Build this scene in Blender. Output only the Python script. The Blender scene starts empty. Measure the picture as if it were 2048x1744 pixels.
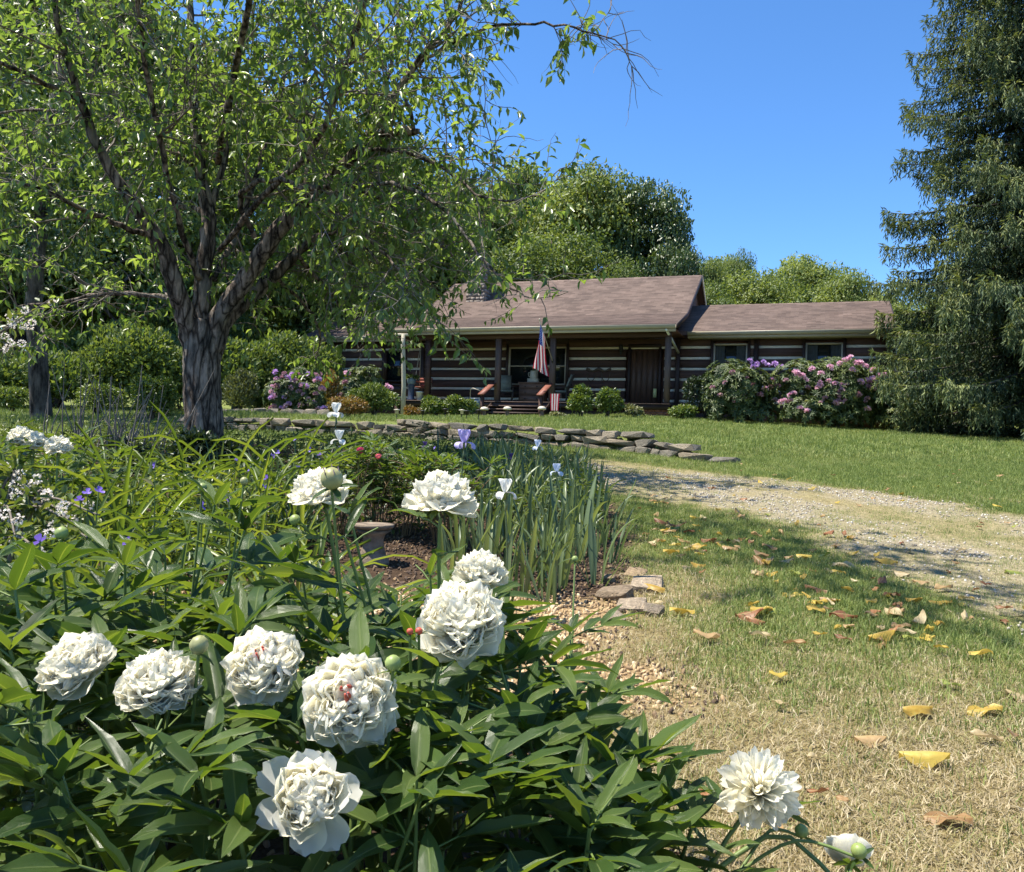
import bpy, math, random
import numpy as np
from mathutils import Matrix, Vector

# ------------------------------------------------------------------ scene, camera, world, sun
SC = bpy.context.scene
COL = SC.collection
rng = np.random.default_rng(7)
random.seed(7)
F = 1700.0                                   # focal length in pixels of a 2048 wide picture
CAM = np.array([0.0, 0.0, 1.1])
PITCH, ROLL = math.radians(0.95), math.radians(2.0)
fwd = np.array([0, math.cos(PITCH), math.sin(PITCH)])
up0 = np.array([0, -math.sin(PITCH), math.cos(PITCH)])
rt0 = np.array([1.0, 0, 0])
RT = rt0 * math.cos(ROLL) + up0 * math.sin(ROLL)
UP = up0 * math.cos(ROLL) - rt0 * math.sin(ROLL)
cd = bpy.data.cameras.new('camera')
cd.sensor_width = 36.0; cd.sensor_fit = 'HORIZONTAL'; cd.lens = F / 2048 * 36
cd.clip_start = 0.05; cd.clip_end = 2000
cam = bpy.data.objects.new('camera', cd); COL.objects.link(cam)
M = Matrix.Identity(4)
for i in range(3):
    M[i][0] = RT[i]; M[i][1] = UP[i]; M[i][2] = -fwd[i]; M[i][3] = CAM[i]
cam.matrix_world = M
SC.camera = cam

SUN = np.array([-0.41, -0.02, 0.90]); SUN /= np.linalg.norm(SUN)
W = bpy.data.worlds.new("World"); SC.world = W; W.use_nodes = True
sk = W.node_tree.nodes.new('ShaderNodeTexSky'); sk.sky_type = 'NISHITA'; sk.sun_disc = False
sk.sun_elevation = math.asin(SUN[2]); sk.sun_rotation = math.atan2(SUN[0], SUN[1])
sk.altitude = 1500; sk.air_density = 1.0; sk.dust_density = 0.0; sk.ozone_density = 7.0
bgn = W.node_tree.nodes['Background']; bgn.inputs[1].default_value = 0.118
hs = W.node_tree.nodes.new('ShaderNodeHueSaturation'); hs.inputs['Saturation'].default_value = 1.12
W.node_tree.links.new(sk.outputs[0], hs.inputs['Color']); W.node_tree.links.new(hs.outputs[0], bgn.inputs[0])
sl = bpy.data.lights.new('sun', 'SUN'); sl.energy = 4.7; sl.angle = math.radians(0.5); sl.color = (1.0, 0.94, 0.82)
so = bpy.data.objects.new('sun', sl); COL.objects.link(so)
so.rotation_mode = 'QUATERNION'; so.rotation_quaternion = Vector(SUN).to_track_quat('Z', 'Y')
so.location = (-20, 10, 40)
SC.view_settings.view_transform = 'Standard'; SC.view_settings.look = 'None'
SC.view_settings.gamma = 1.0; SC.view_settings.use_curve_mapping = False
SC.view_settings.exposure = 1.18
SC.cycles.use_denoising = True
SC.cycles.max_bounces = 10; SC.cycles.transparent_max_bounces = 4
SC.cycles.diffuse_bounces = 8; SC.cycles.glossy_bounces = 2; SC.cycles.transmission_bounces = 4
SC.cycles.sample_clamp_indirect = 6.0

# ------------------------------------------------------------------ pixel and ground helpers
def ray(px, py):
    return fwd + ((px - 1024) / F) * RT - ((py - 872) / F) * UP
def at(px, py, d):
    return CAM + ray(px, py) * d
def nrm(v):
    v = np.asarray(v, float); return v / (np.linalg.norm(v, axis=-1, keepdims=True) + 1e-12)

H0 = np.array([4.93, 31.5, 0.0]); HU = np.array([0.941, -0.338, 0.0]); HV = np.array([0.338, 0.941, 0.0])
HANG = math.atan2(HU[1], HU[0])
def lower(x, y): return 0.08 * y
def base_hit(px, py):
    d = ray(px, py); t = (0 - CAM[2]) / (d[2] - 0.08 * d[1]); return CAM + d * t
WALLPX = [(1465, 928), (1400, 922), (1330, 914), (1250, 906), (1130, 896), (1000, 889), (880, 884)]
WP = np.array([base_hit(*p)[:2] for p in WALLPX])
WP = np.vstack([WP, [-2.1, 15.7], [-3.2, 15.9], [-4.6, 16.0], [-6.2, 16.3]])
wx, wy = WP[::-1, 0], WP[::-1, 1]
WTOPX = np.array([-9, -6.2, -3.2, -2.0, -1.35, 0.0, 1.2, 2.3, 3.2, 3.4])
WTOPH = np.array([0, .26, .26, .28, .34, .33, .30, .22, .05, 0])
def wall_h(x): return np.interp(x, WTOPX, WTOPH)
def wall_y(x): return np.interp(x, wx, wy)
def G(x, y):
    x = np.asarray(x, float); y = np.asarray(y, float)
    yw = wall_y(x) + 0.16
    yh = 29.34 - 0.359 * (x - 4.15); yh = np.clip(yh, 24, 34)
    zh = np.interp(x, [-30, -12, -2, 4, 12, 17, 30], [2.1, 2.2, 2.27, 2.45, 2.1, 1.92, 1.6])
    zt = 0.08 * yw + wall_h(x)
    t = np.clip((y - yw) / (yh - yw), 0, 1)
    zu = zt + (zh - zt) * t
    zu = np.where(y > yh, zh + 0.03 * (np.minimum(y, 150) - yh) + .09 * np.clip(y - 45, 0, 75), zu)
    lo = np.where(y > 0, 0.08 * y, 0.03 * y)
    s = np.clip((y - (yw - 0.10)) / 0.2, 0, 1)
    z = lo * (1 - s) + zu * s
    z = np.where(y < yw - 0.1, lo, z)
    bump = 0.018 * np.sin(x * 1.7 + 0.6 * y) * np.sin(y * 1.3 - 0.4 * x) + 0.01 * np.sin(x * 4.1 + 1.0) * np.sin(y * 3.7)
    return z + bump * np.clip((y - 1) / 4, 0.2, 1)
def gz(x, y): return float(G(x, y))
def on_ground(px, py):
    d = ray(px, py); t = 1.0; prev = 0.5
    while t < 200:
        p = CAM + d * t
        if p[2] < gz(p[0], p[1]):
            a, b = prev, t
            for _ in range(25):
                m = (a + b) / 2; p = CAM + d * m
                if p[2] < gz(p[0], p[1]): b = m
                else: a = m
            return CAM + d * b
        prev = t; t += 0.08 + t * 0.01
    return CAM + d * 40
def at_ground(px, d, py=900):
    """point on the ground at depth d under picture column px"""
    p = at(px, py, d); return np.array([p[0], p[1], gz(p[0], p[1])])
def hp(px, py, v):
    """house-plane point: pixel -> (u, z) on the plane v"""
    d = ray(px, py); t = (v - (CAM - H0) @ HV) / (d @ HV); P = CAM + d * t
    return float((P - H0) @ HU), float(P[2])
def hw(u, v, z): return H0 * np.array([1, 1, 0]) + HU * u + HV * v + np.array([0, 0, z])

# ------------------------------------------------------------------ mesh and object helpers
class Geo:
    def __init__(s): s.v = []; s.f = []; s.n = 0; s.t = {}
    def add(s, v, f, **attr):
        v = np.asarray(v, float).reshape(-1, 3); s.v.append(v)
        if isinstance(f, np.ndarray): f = [f]
        else: f = [np.asarray([q]) for q in f] if len(f) and not isinstance(f[0], np.ndarray) else f
        for q in f: s.f.append(q + s.n)
        for k, a in attr.items():
            a = np.broadcast_to(np.asarray(a, float), (len(v),)); s.t.setdefault(k, []).append((s.n, a))
        s.n += len(v)
    def mesh(s, name, mat, off=None, smooth=False):
        me = bpy.data.meshes.new(name)
        v = np.concatenate(s.v) if s.v else np.zeros((0, 3))
        if off is not None: v = v - np.asarray(off)
        me.vertices.add(len(v)); me.vertices.foreach_set('co', v.astype(np.float32).ravel())
        li = np.concatenate([q.ravel() for q in s.f]).astype(np.int32)
        tot = np.concatenate([np.full(len(q), q.shape[1]) for q in s.f])
        st = np.concatenate([[0], np.cumsum(tot)[:-1]]).astype(np.int32)
        me.loops.add(len(li)); me.loops.foreach_set('vertex_index', li)
        me.polygons.add(len(tot)); me.polygons.foreach_set('loop_start', st)
        if smooth: me.polygons.foreach_set('use_smooth', np.ones(len(tot), bool))
        for k, parts in s.t.items():
            arr = np.zeros(len(v), np.float32)
            for n0, a in parts: arr[n0:n0 + len(a)] = a
            me.attributes.new(k, 'FLOAT', 'POINT').data.foreach_set('value', arr)
        me.update(calc_edges=True)
        if mat is not None:
            for m_ in (mat if isinstance(mat, (list, tuple)) else [mat]): me.materials.append(m_)
        return me

def obj(name, mesh, parent=None, mat4=None):
    o = bpy.data.objects.new(name, mesh); COL.objects.link(o)
    if parent is not None: o.parent = parent
    if mat4 is not None: o.matrix_basis = mat4
    return o
def tag(o, label=None, cat=None, group=None, kind=None):
    if label: o['label'] = label
    if cat: o['category'] = cat
    if group: o['group'] = group
    if kind: o['kind'] = kind
    return o
def thing(name, label, cat, loc=(0, 0, 0), group=None, rotz=0.0):
    o = bpy.data.objects.new(name, None); COL.objects.link(o)
    o.empty_display_size = 0.1
    o.location = [float(c) for c in loc]; o.rotation_euler = (0, 0, rotz)
    return tag(o, label, cat, group)
def part(name, geo, mat, root, world=True, smooth=False, kind=None, label=None):
    """mesh part; geometry given in world coordinates of an unrotated root when world"""
    off = np.array(root.location) if (world and root is not None) else None
    o = obj(name, geo.mesh(name, mat, off, smooth), root)
    if kind: o['kind'] = kind
    if label: o['label'] = label
    return o
def mtx(x, y, z, p, s=(1, 1, 1)):
    m = Matrix.Identity(4)
    for i in range(3):
        m[i][0] = x[i] * s[0]; m[i][1] = y[i] * s[1]; m[i][2] = z[i] * s[2]; m[i][3] = p[i]
    return m
def frame(y, zh):
    y = nrm(y); x = nrm(np.cross(y, zh)); z = np.cross(x, y); return x, y, z

BOXF = np.array([[0, 3, 2, 1], [4, 5, 6, 7], [0, 1, 5, 4], [1, 2, 6, 5], [2, 3, 7, 6], [3, 0, 4, 7]])
def box(g, x0, x1, y0, y1, z0, z1, c=0.0, **a):
    if c <= 0:
        v = np.array([[x0, y0, z0], [x1, y0, z0], [x1, y1, z0], [x0, y1, z0], [x0, y0, z1], [x1, y0, z1], [x1, y1, z1], [x0, y1, z1]])
        g.add(v, BOXF, **a); return
    # chamfered along x (a hewn log / beam)
    ys = [y0 + c, y1 - c, y1, y1, y1 - c, y0 + c, y0, y0]; zs = [z0, z0, z0 + c, z1 - c, z1, z1, z1 - c, z0 + c]
    v = np.array([[x0, a_, b_] for a_, b_ in zip(ys, zs)] + [[x1, a_, b_] for a_, b_ in zip(ys, zs)])
    q = np.array([[i, (i + 1) % 8, (i + 1) % 8 + 8, i + 8] for i in range(8)])[:, ::-1]
    g.add(v, [q, np.array([list(range(8))]), np.array([list(range(15, 7, -1))])], **a)
def tube(g, P, R, n=8, noise=0.0, cap=True, seed=0, ridges=0, **a):
    P = np.asarray(P, float); R = np.broadcast_to(np.asarray(R, float), (len(P),))
    T = nrm(np.gradient(P, axis=0)); ref = np.array([0.31, 0.17, 0.93]) if abs(T[0][2]) < .85 else np.array([1, .1, .05])
    A = nrm(np.cross(T, ref)); B = np.cross(T, A)
    th = np.linspace(0, 2 * math.pi, n, endpoint=False)
    r = np.repeat(R[:, None], n, 1)
    if noise:
        rr = np.random.default_rng(seed)
        k = rr.normal(0, 1, (len(P), n)); k = (k + np.roll(k, 1, 0) * .8 + np.roll(k, 1, 1) * .3)
        r = r * (1 + noise * k)
    if ridges:
        rr = np.random.default_rng(seed + 5)
        ph = np.cumsum(rr.normal(0, .10, (len(P), 1)), 0)
        r = r * (1 + ridges * (np.abs(np.sin(5.0 * th[None] + ph * 5)) ** .6 - .6) + ridges * .6 * (np.abs(np.sin(8.5 * th[None] - ph * 6 + 1)) - .6))
    v = P[:, None] + r[..., None] * (np.cos(th)[None, :, None] * A[:, None] + np.sin(th)[None, :, None] * B[:, None])
    k = len(P); i = np.arange(k - 1)[:, None] * n; j = np.arange(n)[None]; j2 = (j + 1) % n
    q = np.stack([i + j, i + j2, i + n + j2, i + n + j], -1).reshape(-1, 4)
    f = [q]
    if cap: f += [np.array([list(range(n))[::-1]]), np.array([[(k - 1) * n + t for t in range(n)]])]
    g.add(v.reshape(-1, 3), f, **a)
def lathe(g, prof, c=(0, 0, 0), n=14, **a):
    prof = np.array(prof, float); th = np.linspace(0, 2 * math.pi, n, endpoint=False)
    v = np.stack([prof[:, 0, None] * np.cos(th), prof[:, 0, None] * np.sin(th), np.repeat(prof[:, 1, None], n, 1)], -1) + np.asarray(c, float)
    k = len(prof); i = np.arange(k - 1)[:, None] * n; j = np.arange(n)[None]; j2 = (j + 1) % n
    q = np.stack([i + j, i + j2, i + n + j2, i + n + j], -1).reshape(-1, 4)
    g.add(v.reshape(-1, 3), [q, np.array([list(range(n))[::-1]]), np.array([[(k - 1) * n + t for t in range(n)]])], **a)
def spline(pts, n):
    pts = np.asarray(pts, float); k = len(pts); t = np.linspace(0, k - 1, n); i = np.clip(t.astype(int), 0, k - 2); u = (t - i)[:, None]
    p0 = pts[np.maximum(i - 1, 0)]; p1 = pts[i]; p2 = pts[i + 1]; p3 = pts[np.minimum(i + 2, k - 1)]
    return .5 * (2 * p1 + (p2 - p0) * u + (2 * p0 - 5 * p1 + 4 * p2 - p3) * u * u + (3 * p1 - p0 - 3 * p2 + p3) * u ** 3)

LEAF2 = (np.array([[0, 0, 0], [-.5, .42, .10], [0, 1, -.12], [.5, .42, .10]]), np.array([[0, 3, 2], [0, 2, 1]]))
LEAF4 = (np.array([[0, 0, 0], [-.5, .38, .08], [0, .42, -.03], [.5, .38, .08], [-.3, .72, .02], [.3, .72, .02], [0, 1, -.22]]),
         np.array([[0, 2, 1, 1], [0, 3, 2, 2], [1, 2, 6, 4], [2, 3, 5, 6]]))
LEAF4 = (LEAF4[0], [np.array([[0, 2, 1], [0, 3, 2]]), np.array([[1, 2, 6, 4], [2, 3, 5, 6]])])
def cloud(g, P, D, N, L, Wd, tint, tmpl=LEAF2):
    P = np.asarray(P); n = len(P); y = nrm(D); x = nrm(np.cross(y, N)); z = np.cross(x, y)
    L = np.broadcast_to(L, (n,))[:, None, None]; Wd = np.broadcast_to(Wd, (n,))[:, None, None]
    tv, tf = tmpl
    v = P[:, None] + x[:, None] * tv[None, :, 0, None] * Wd + y[:, None] * tv[None, :, 1, None] * L + z[:, None] * tv[None, :, 2, None] * L
    k = len(tv); fs = tf if isinstance(tf, list) else [tf]
    off = np.arange(n)[:, None, None] * k
    fs = [(off + q[None]).reshape(-1, q.shape[1]) for q in fs]
    g.add(v.reshape(-1, 3), fs, tint=np.repeat(np.broadcast_to(tint, (n,)), k))
def rdir(n, r=rng):
    return nrm(r.normal(0, 1, (n, 3)))

# ------------------------------------------------------------------ materials
def mat_new(name):
    m = bpy.data.materials.new(name); m.use_nodes = True
    nt = m.node_tree; return m, nt, nt.nodes['Principled BSDF'], nt.nodes['Material Output']
def ramp(nt, stops, fac):
    r = nt.nodes.new('ShaderNodeValToRGB'); el = r.color_ramp.elements
    while len(el) < len(stops): el.new(0.5)
    for e, (p, c) in zip(el, stops): e.position = p; e.color = (*c, 1)
    nt.links.new(fac, r.inputs[0]); return r.outputs[0]
def attr(nt, name, typ='GEOMETRY'):
    a = nt.nodes.new('ShaderNodeAttribute'); a.attribute_name = name; a.attribute_type = typ; return a
def noise(nt, scale, detail=4, rough=.6, vec=None):
    n = nt.nodes.new('ShaderNodeTexNoise'); n.inputs['Scale'].default_value = scale; n.inputs['Detail'].default_value = detail
    n.inputs['Roughness'].default_value = rough
    if vec is not None: nt.links.new(vec, n.inputs['Vector'])
    return n.outputs[0]
def mth(nt, op, a, b=None):
    n = nt.nodes.new('ShaderNodeMath'); n.operation = op
    for i, q in enumerate((a, b)):
        if q is None: continue
        if isinstance(q, (int, float)): n.inputs[i].default_value = q
        else: nt.links.new(q, n.inputs[i])
    return n.outputs[0]
def mixc(nt, fac, a, b, mode='MIX'):
    n = nt.nodes.new('ShaderNodeMixRGB'); n.blend_type = mode
    for i, q in enumerate((fac, a, b)):
        if isinstance(q, (int, float)): n.inputs[i].default_value = q
        elif isinstance(q, tuple): n.inputs[i].default_value = (*q, 1)
        else: nt.links.new(q, n.inputs[i])
    return n.outputs[0]
def coords(nt, scale=(1, 1, 1), kind='Object'):
    t = nt.nodes.new('ShaderNodeTexCoord'); m = nt.nodes.new('ShaderNodeMapping'); m.inputs['Scale'].default_value = scale
    nt.links.new(t.outputs[kind], m.inputs['Vector']); return m.outputs[0]
def bump(nt, bs, h, dist=.01, strength=1.0):
    b = nt.nodes.new('ShaderNodeBump'); b.inputs['Distance'].default_value = dist; b.inputs['Strength'].default_value = strength
    nt.links.new(h, b.inputs['Height']); nt.links.new(b.outputs[0], bs.inputs['Normal'])
def mat_leaf(name, stops, trans=.38, rough=.42, spec=.5, rnd=False, rib=False, tcol=(1.25, 1.2, .5), inst=False):
    m, nt, bs, out = mat_new(name)
    f = attr(nt, 'tint', 'INSTANCER' if inst else 'GEOMETRY').outputs['Fac']
    if rnd:
        oi = nt.nodes.new('ShaderNodeObjectInfo')
        f = mth(nt, 'FRACT', mth(nt, 'ADD', f, oi.outputs['Random']))
    c = ramp(nt, stops, f)
    if rib:
        rb = attr(nt, 'rib').outputs['Fac']
        k = mth(nt, 'MULTIPLY', mth(nt, 'GREATER_THAN', rb, .93), .35)
        c = mixc(nt, k, c, (.30, .36, .14))
        wv = nt.nodes.new('ShaderNodeTexWave'); wv.inputs['Scale'].default_value = 9; wv.inputs['Distortion'].default_value = 1.2
        cx = nt.nodes.new('ShaderNodeCombineXYZ')
        nt.links.new(mth(nt, 'ADD', mth(nt, 'MULTIPLY', attr(nt, 'along').outputs['Fac'], 1.1), mth(nt, 'MULTIPLY', rb, .45)), cx.inputs[0])
        nt.links.new(cx.outputs[0], wv.inputs['Vector'])
        bump(nt, bs, wv.outputs['Fac'], .0012, .6)
    nt.links.new(c, bs.inputs['Base Color']); bs.inputs['Roughness'].default_value = rough
    bs.inputs['Specular IOR Level'].default_value = spec
    tr = nt.nodes.new('ShaderNodeBsdfTranslucent')
    nt.links.new(mixc(nt, 1.0, c, tcol, 'MULTIPLY'), tr.inputs[0])
    mx = nt.nodes.new('ShaderNodeMixShader'); mx.inputs[0].default_value = trans
    nt.links.new(bs.outputs[0], mx.inputs[1]); nt.links.new(tr.outputs[0], mx.inputs[2]); nt.links.new(mx.outputs[0], out.inputs[0])
    return m
def mat_plain(name, col, rough=.6, spec=.4, var=.25, scale=6, bmp=0.0, bscale=30, stretch=(1, 1, 1), rnd=0.0, metal=0.0):
    m, nt, bs, out = mat_new(name)
    cv = coords(nt, stretch)
    n = noise(nt, scale, 5, .62, cv)
    lo = tuple(c * (1 - var) for c in col); hi = tuple(min(1, c * (1 + var)) for c in col)
    c = ramp(nt, [(.3, lo), (.7, hi)], n)
    if rnd:
        oi = nt.nodes.new('ShaderNodeObjectInfo')
        c = mixc(nt, 1.0, c, ramp(nt, [(0, (1 - rnd,) * 3), (1, (1 + rnd,) * 3)], oi.outputs['Random']), 'MULTIPLY')
    nt.links.new(c, bs.inputs['Base Color']); bs.inputs['Roughness'].default_value = rough; bs.inputs['Specular IOR Level'].default_value = spec
    bs.inputs['Metallic'].default_value = metal
    if bmp: bump(nt, bs, noise(nt, bscale, 6, .65, cv), bmp)
    return m
# ------------------------------------------------------------------ ground masks
def sstep(a, b, x): t = np.clip((x - a) / (b - a), 0, 1); return t * t * (3 - 2 * t)
class VN:                                   # value noise for masks
    def __init__(s, seed, n=64): s.g = np.random.default_rng(seed).random((n, n)); s.n = n
    def __call__(s, x, y):
        xi = np.floor(x).astype(int); yi = np.floor(y).astype(int); fx = x - xi; fy = y - yi
        fx = fx * fx * (3 - 2 * fx); fy = fy * fy * (3 - 2 * fy); n = s.n; g = s.g
        a = g[xi % n, yi % n]; b = g[(xi + 1) % n, yi % n]; c = g[xi % n, (yi + 1) % n]; d = g[(xi + 1) % n, (yi + 1) % n]
        return (a * (1 - fx) + b * fx) * (1 - fy) + (c * (1 - fx) + d * fx) * fy
vn1, vn2, vn3 = VN(1), VN(2), VN(3)
BY = np.array([-3, 0, 1, 2, 2.7, 3.0, 4.1, 4.5, 5.5, 7, 8.5, 10.2, 11.3, 12.0, 12.8, 30])
BX = np.array([.2, .3, .33, .36, .15, .05, .25, .62, .86, .98, 1.0, .9, .3, -.3, -1.2, -2.2])
def xb(y): return np.interp(y, BY, BX)
T1PX = [(2300, 1105), (2048, 1048), (1850, 1012), (1700, 990), (1550, 972), (1400, 955), (1240, 940), (1100, 927), (1000, 918), (900, 912)]
T2PX = [(2500, 1420), (2300, 1300), (2048, 1160), (1900, 1106), (1750, 1064), (1600, 1026), (1450, 994), (1300, 967), (1150, 947), (1000, 932), (900, 924)]
T1 = np.array([base_hit(*p)[:2] for p in T1PX]); T2 = np.array([base_hit(*p)[:2] for p in T2PX])
T1 = spline(T1, 60); T2 = spline(T2, 60)
def pdist(x, y, T):
    d = np.full(np.shape(x), 1e9)
    for i in range(0, len(T) - 1, 2):
        a = T[i]; b = T[min(i + 2, len(T) - 1)]; ab = b - a; L = (ab ** 2).sum()
        t = np.clip(((x - a[0]) * ab[0] + (y - a[1]) * ab[1]) / L, 0, 1)
        d = np.minimum(d, np.hypot(x - a[0] - t * ab[0], y - a[1] - t * ab[1]))
    return d
MID = (T1 + T2) / 2
def masks(x, y):
    n1 = vn1(x * 1.3, y * 1.3); n2 = vn2(x * 4, y * 4); n3 = vn3(x * .45 + 9, y * .45)
    e = xb(y) + (n2 - .5) * .25
    soil = sstep(.12, -.12, x - e) * (y < 13.2)
    pea = sstep(2.75, 3.1, y) * sstep(4.6, 4.2, y) * sstep(-2.2, -1.6, x) * sstep(.75, .35, x + (n2 - .5) * .5)
    d1 = pdist(x, y, T1); d2 = pdist(x, y, T2); dm = pdist(x, y, MID)
    fade = sstep(-1.5, 2.0, x)                       # tracks turn to grass towards the garden
    g1 = sstep(.75, .15, d1 + (n2 - .5) * .7) * (.30 + .70 * fade) * (.55 + .45 * sstep(.25, .6, n1))
    g2 = sstep(1.0, .2, d2 + (n2 - .5) * .8) * (.22 + .78 * fade) * (.6 + .4 * sstep(.2, .6, n1))
    grav = np.clip(np.maximum(g1, g2), 0, 1) * (y < 14.5) * (1 - soil)
    drive = sstep(1.9, 1.0, dm + (n2 - .5) * .5) * (y < 14.5)
    edge = sstep(1.25, .15, x - e + (n1 - .5) * .9) * sstep(6.5, 4.2, y)
    patch = sstep(.42, .75, n1 * .6 + n3 * .4 + .10 * n2) * .9
    near = sstep(5.2, 2.4, y)
    n4 = vn3(x * 2.6 + 5, y * 2.6); dry = np.clip(edge * 1.0 + patch * (.28 + .55 * near) + .40 * near * sstep(.36, .78, n4 * .7 + n2 * .3) + drive * (.62 + .3 * (n1 - .5)), 0, 1)
    far = sstep(9, 14, y); dry = dry * (1 - .55 * far * (1 - drive))
    return soil, pea, grav, drive, dry

# one ground sheet with uneven grid lines, out to the horizon
gx = np.unique(np.concatenate([np.linspace(-600, -60, 10), np.linspace(-60, -12, 40), np.linspace(-12, -5, 36), np.linspace(-5, 9, 150), np.linspace(9, 24, 60), np.linspace(24, 80, 30), np.linspace(80, 600, 9)]))
gy = np.unique(np.concatenate([np.linspace(-300, -10, 8), np.linspace(-10, 0.5, 20), np.linspace(.5, 18, 210), np.linspace(18, 36, 70), np.linspace(36, 100, 40), np.linspace(100, 900, 12)]))
XX, YY = np.meshgrid(gx, gy, indexing='ij'); ZZ = G(XX, YY)
soil, pea, grav, drive, dry = masks(XX, YY)
g = Geo(); nx, ny = XX.shape
i = np.arange(nx - 1)[:, None] * ny; j = np.arange(ny - 1)[None]
q = np.stack([i + j, i + ny + j, i + ny + j + 1, i + j + 1], -1).reshape(-1, 4)
g.add(np.stack([XX, YY, ZZ], -1).reshape(-1, 3), q, soil=soil.ravel(), pea=pea.ravel(), dry=dry.ravel())
m, nt, bs, out = mat_new('ground_earth_and_turf')
cv = coords(nt)
nA = noise(nt, 1.6, 5, .6, cv); nB = noise(nt, 26, 6, .7, cv); nC = noise(nt, 90, 3, .6, cv)
green = ramp(nt, [(.25, (.07, .10, .03)), (.5, (.155, .19, .055)), (.8, (.26, .27, .10))], nB)
straw = ramp(nt, [(.25, (.09, .065, .035)), (.5, (.27, .20, .10)), (.8, (.42, .33, .19))], nB)
earth = ramp(nt, [(.3, (.030, .019, .012)), (.6, (.085, .055, .036)), (.85, (.16, .11, .075))], nB)
peac = ramp(nt, [(.3, (.16, .10, .05)), (.55, (.36, .25, .13)), (.8, (.55, .42, .26))], nC)
ad, as_, ap = (attr(nt, k).outputs['Fac'] for k in ('dry', 'soil', 'pea'))
c = mixc(nt, mth(nt, 'MULTIPLY', ad, .85), green, straw); c = mixc(nt, as_, c, earth); c = mixc(nt, ap, c, peac)
nt.links.new(c, bs.inputs['Base Color']); bs.inputs['Roughness'].default_value = .95; bs.inputs['Specular IOR Level'].default_value = .1
bump(nt, bs, nB, .03)
GROUND_M = m
tag(obj('ground', g.mesh('ground', m, smooth=True)), kind='structure')

# driveway strip draped just above the turf
g = Geo(); S = spline(np.array([base_hit(*p)[:2] for p in [(2500, 1215), (2200, 1140), (2048, 1098), (1850, 1052), (1650, 1013), (1450, 981), (1250, 953), (1100, 936), (950, 921)]]), 110)
T = nrm(np.gradient(S, axis=0)); Nn = np.stack([-T[:, 1], T[:, 0]], -1)
wv = np.linspace(-1.75, 1.75, 36)
P = S[:, None] + Nn[:, None] * (wv[None, :, None] + .12 * (vn2(np.arange(110)[:, None] * .7, wv[None] * 0 + np.sign(wv)[None] * 3) - .5)[..., None])
x_, y_ = P[..., 0], P[..., 1]; z_ = G(x_, y_) + .008 - .014 * sstep(1.5, 1.75, np.abs(wv))[None]
_, _, gr_, dv_, dr_ = masks(x_, y_)
i = np.arange(109)[:, None] * 36; j = np.arange(35)[None]
g.add(np.stack([x_, y_, z_], -1).reshape(-1, 3), np.stack([i + j, i + j + 1, i + 36 + j + 1, i + 36 + j], -1).reshape(-1, 4)[:, ::-1], grav=gr_.ravel(), dry=dr_.ravel())
m, nt, bs, out = mat_new('driveway_gravel_and_straw'); cv = coords(nt)
vor = nt.nodes.new('ShaderNodeTexVoronoi'); vor.inputs['Scale'].default_value = 55; nt.links.new(cv, vor.inputs['Vector'])
vcol = ramp(nt, [(0, (.16, .13, .095)), (.5, (.30, .26, .205)), (1, (.45, .41, .35))], mth(nt, 'FRACT', mth(nt, 'MULTIPLY', vor.outputs['Color'], 1.0)))
nB = noise(nt, 24, 6, .7, cv)
st = ramp(nt, [(.25, (.10, .085, .04)), (.5, (.24, .20, .10)), (.8, (.40, .33, .18))], nB)
k = mth(nt, 'MULTIPLY', attr(nt, 'grav').outputs['Fac'], mth(nt, 'ADD', -.28, mth(nt, 'MULTIPLY', nB, 1.55)))
nt.links.new(mixc(nt, k, st, vcol), bs.inputs['Base Color']); bs.inputs['Roughness'].default_value = .9; bs.inputs['Specular IOR Level'].default_value = .15
bump(nt, bs, vor.outputs['Distance'], .012)
tag(obj('driveway', g.mesh('driveway', m, smooth=True)), kind='structure')

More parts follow.
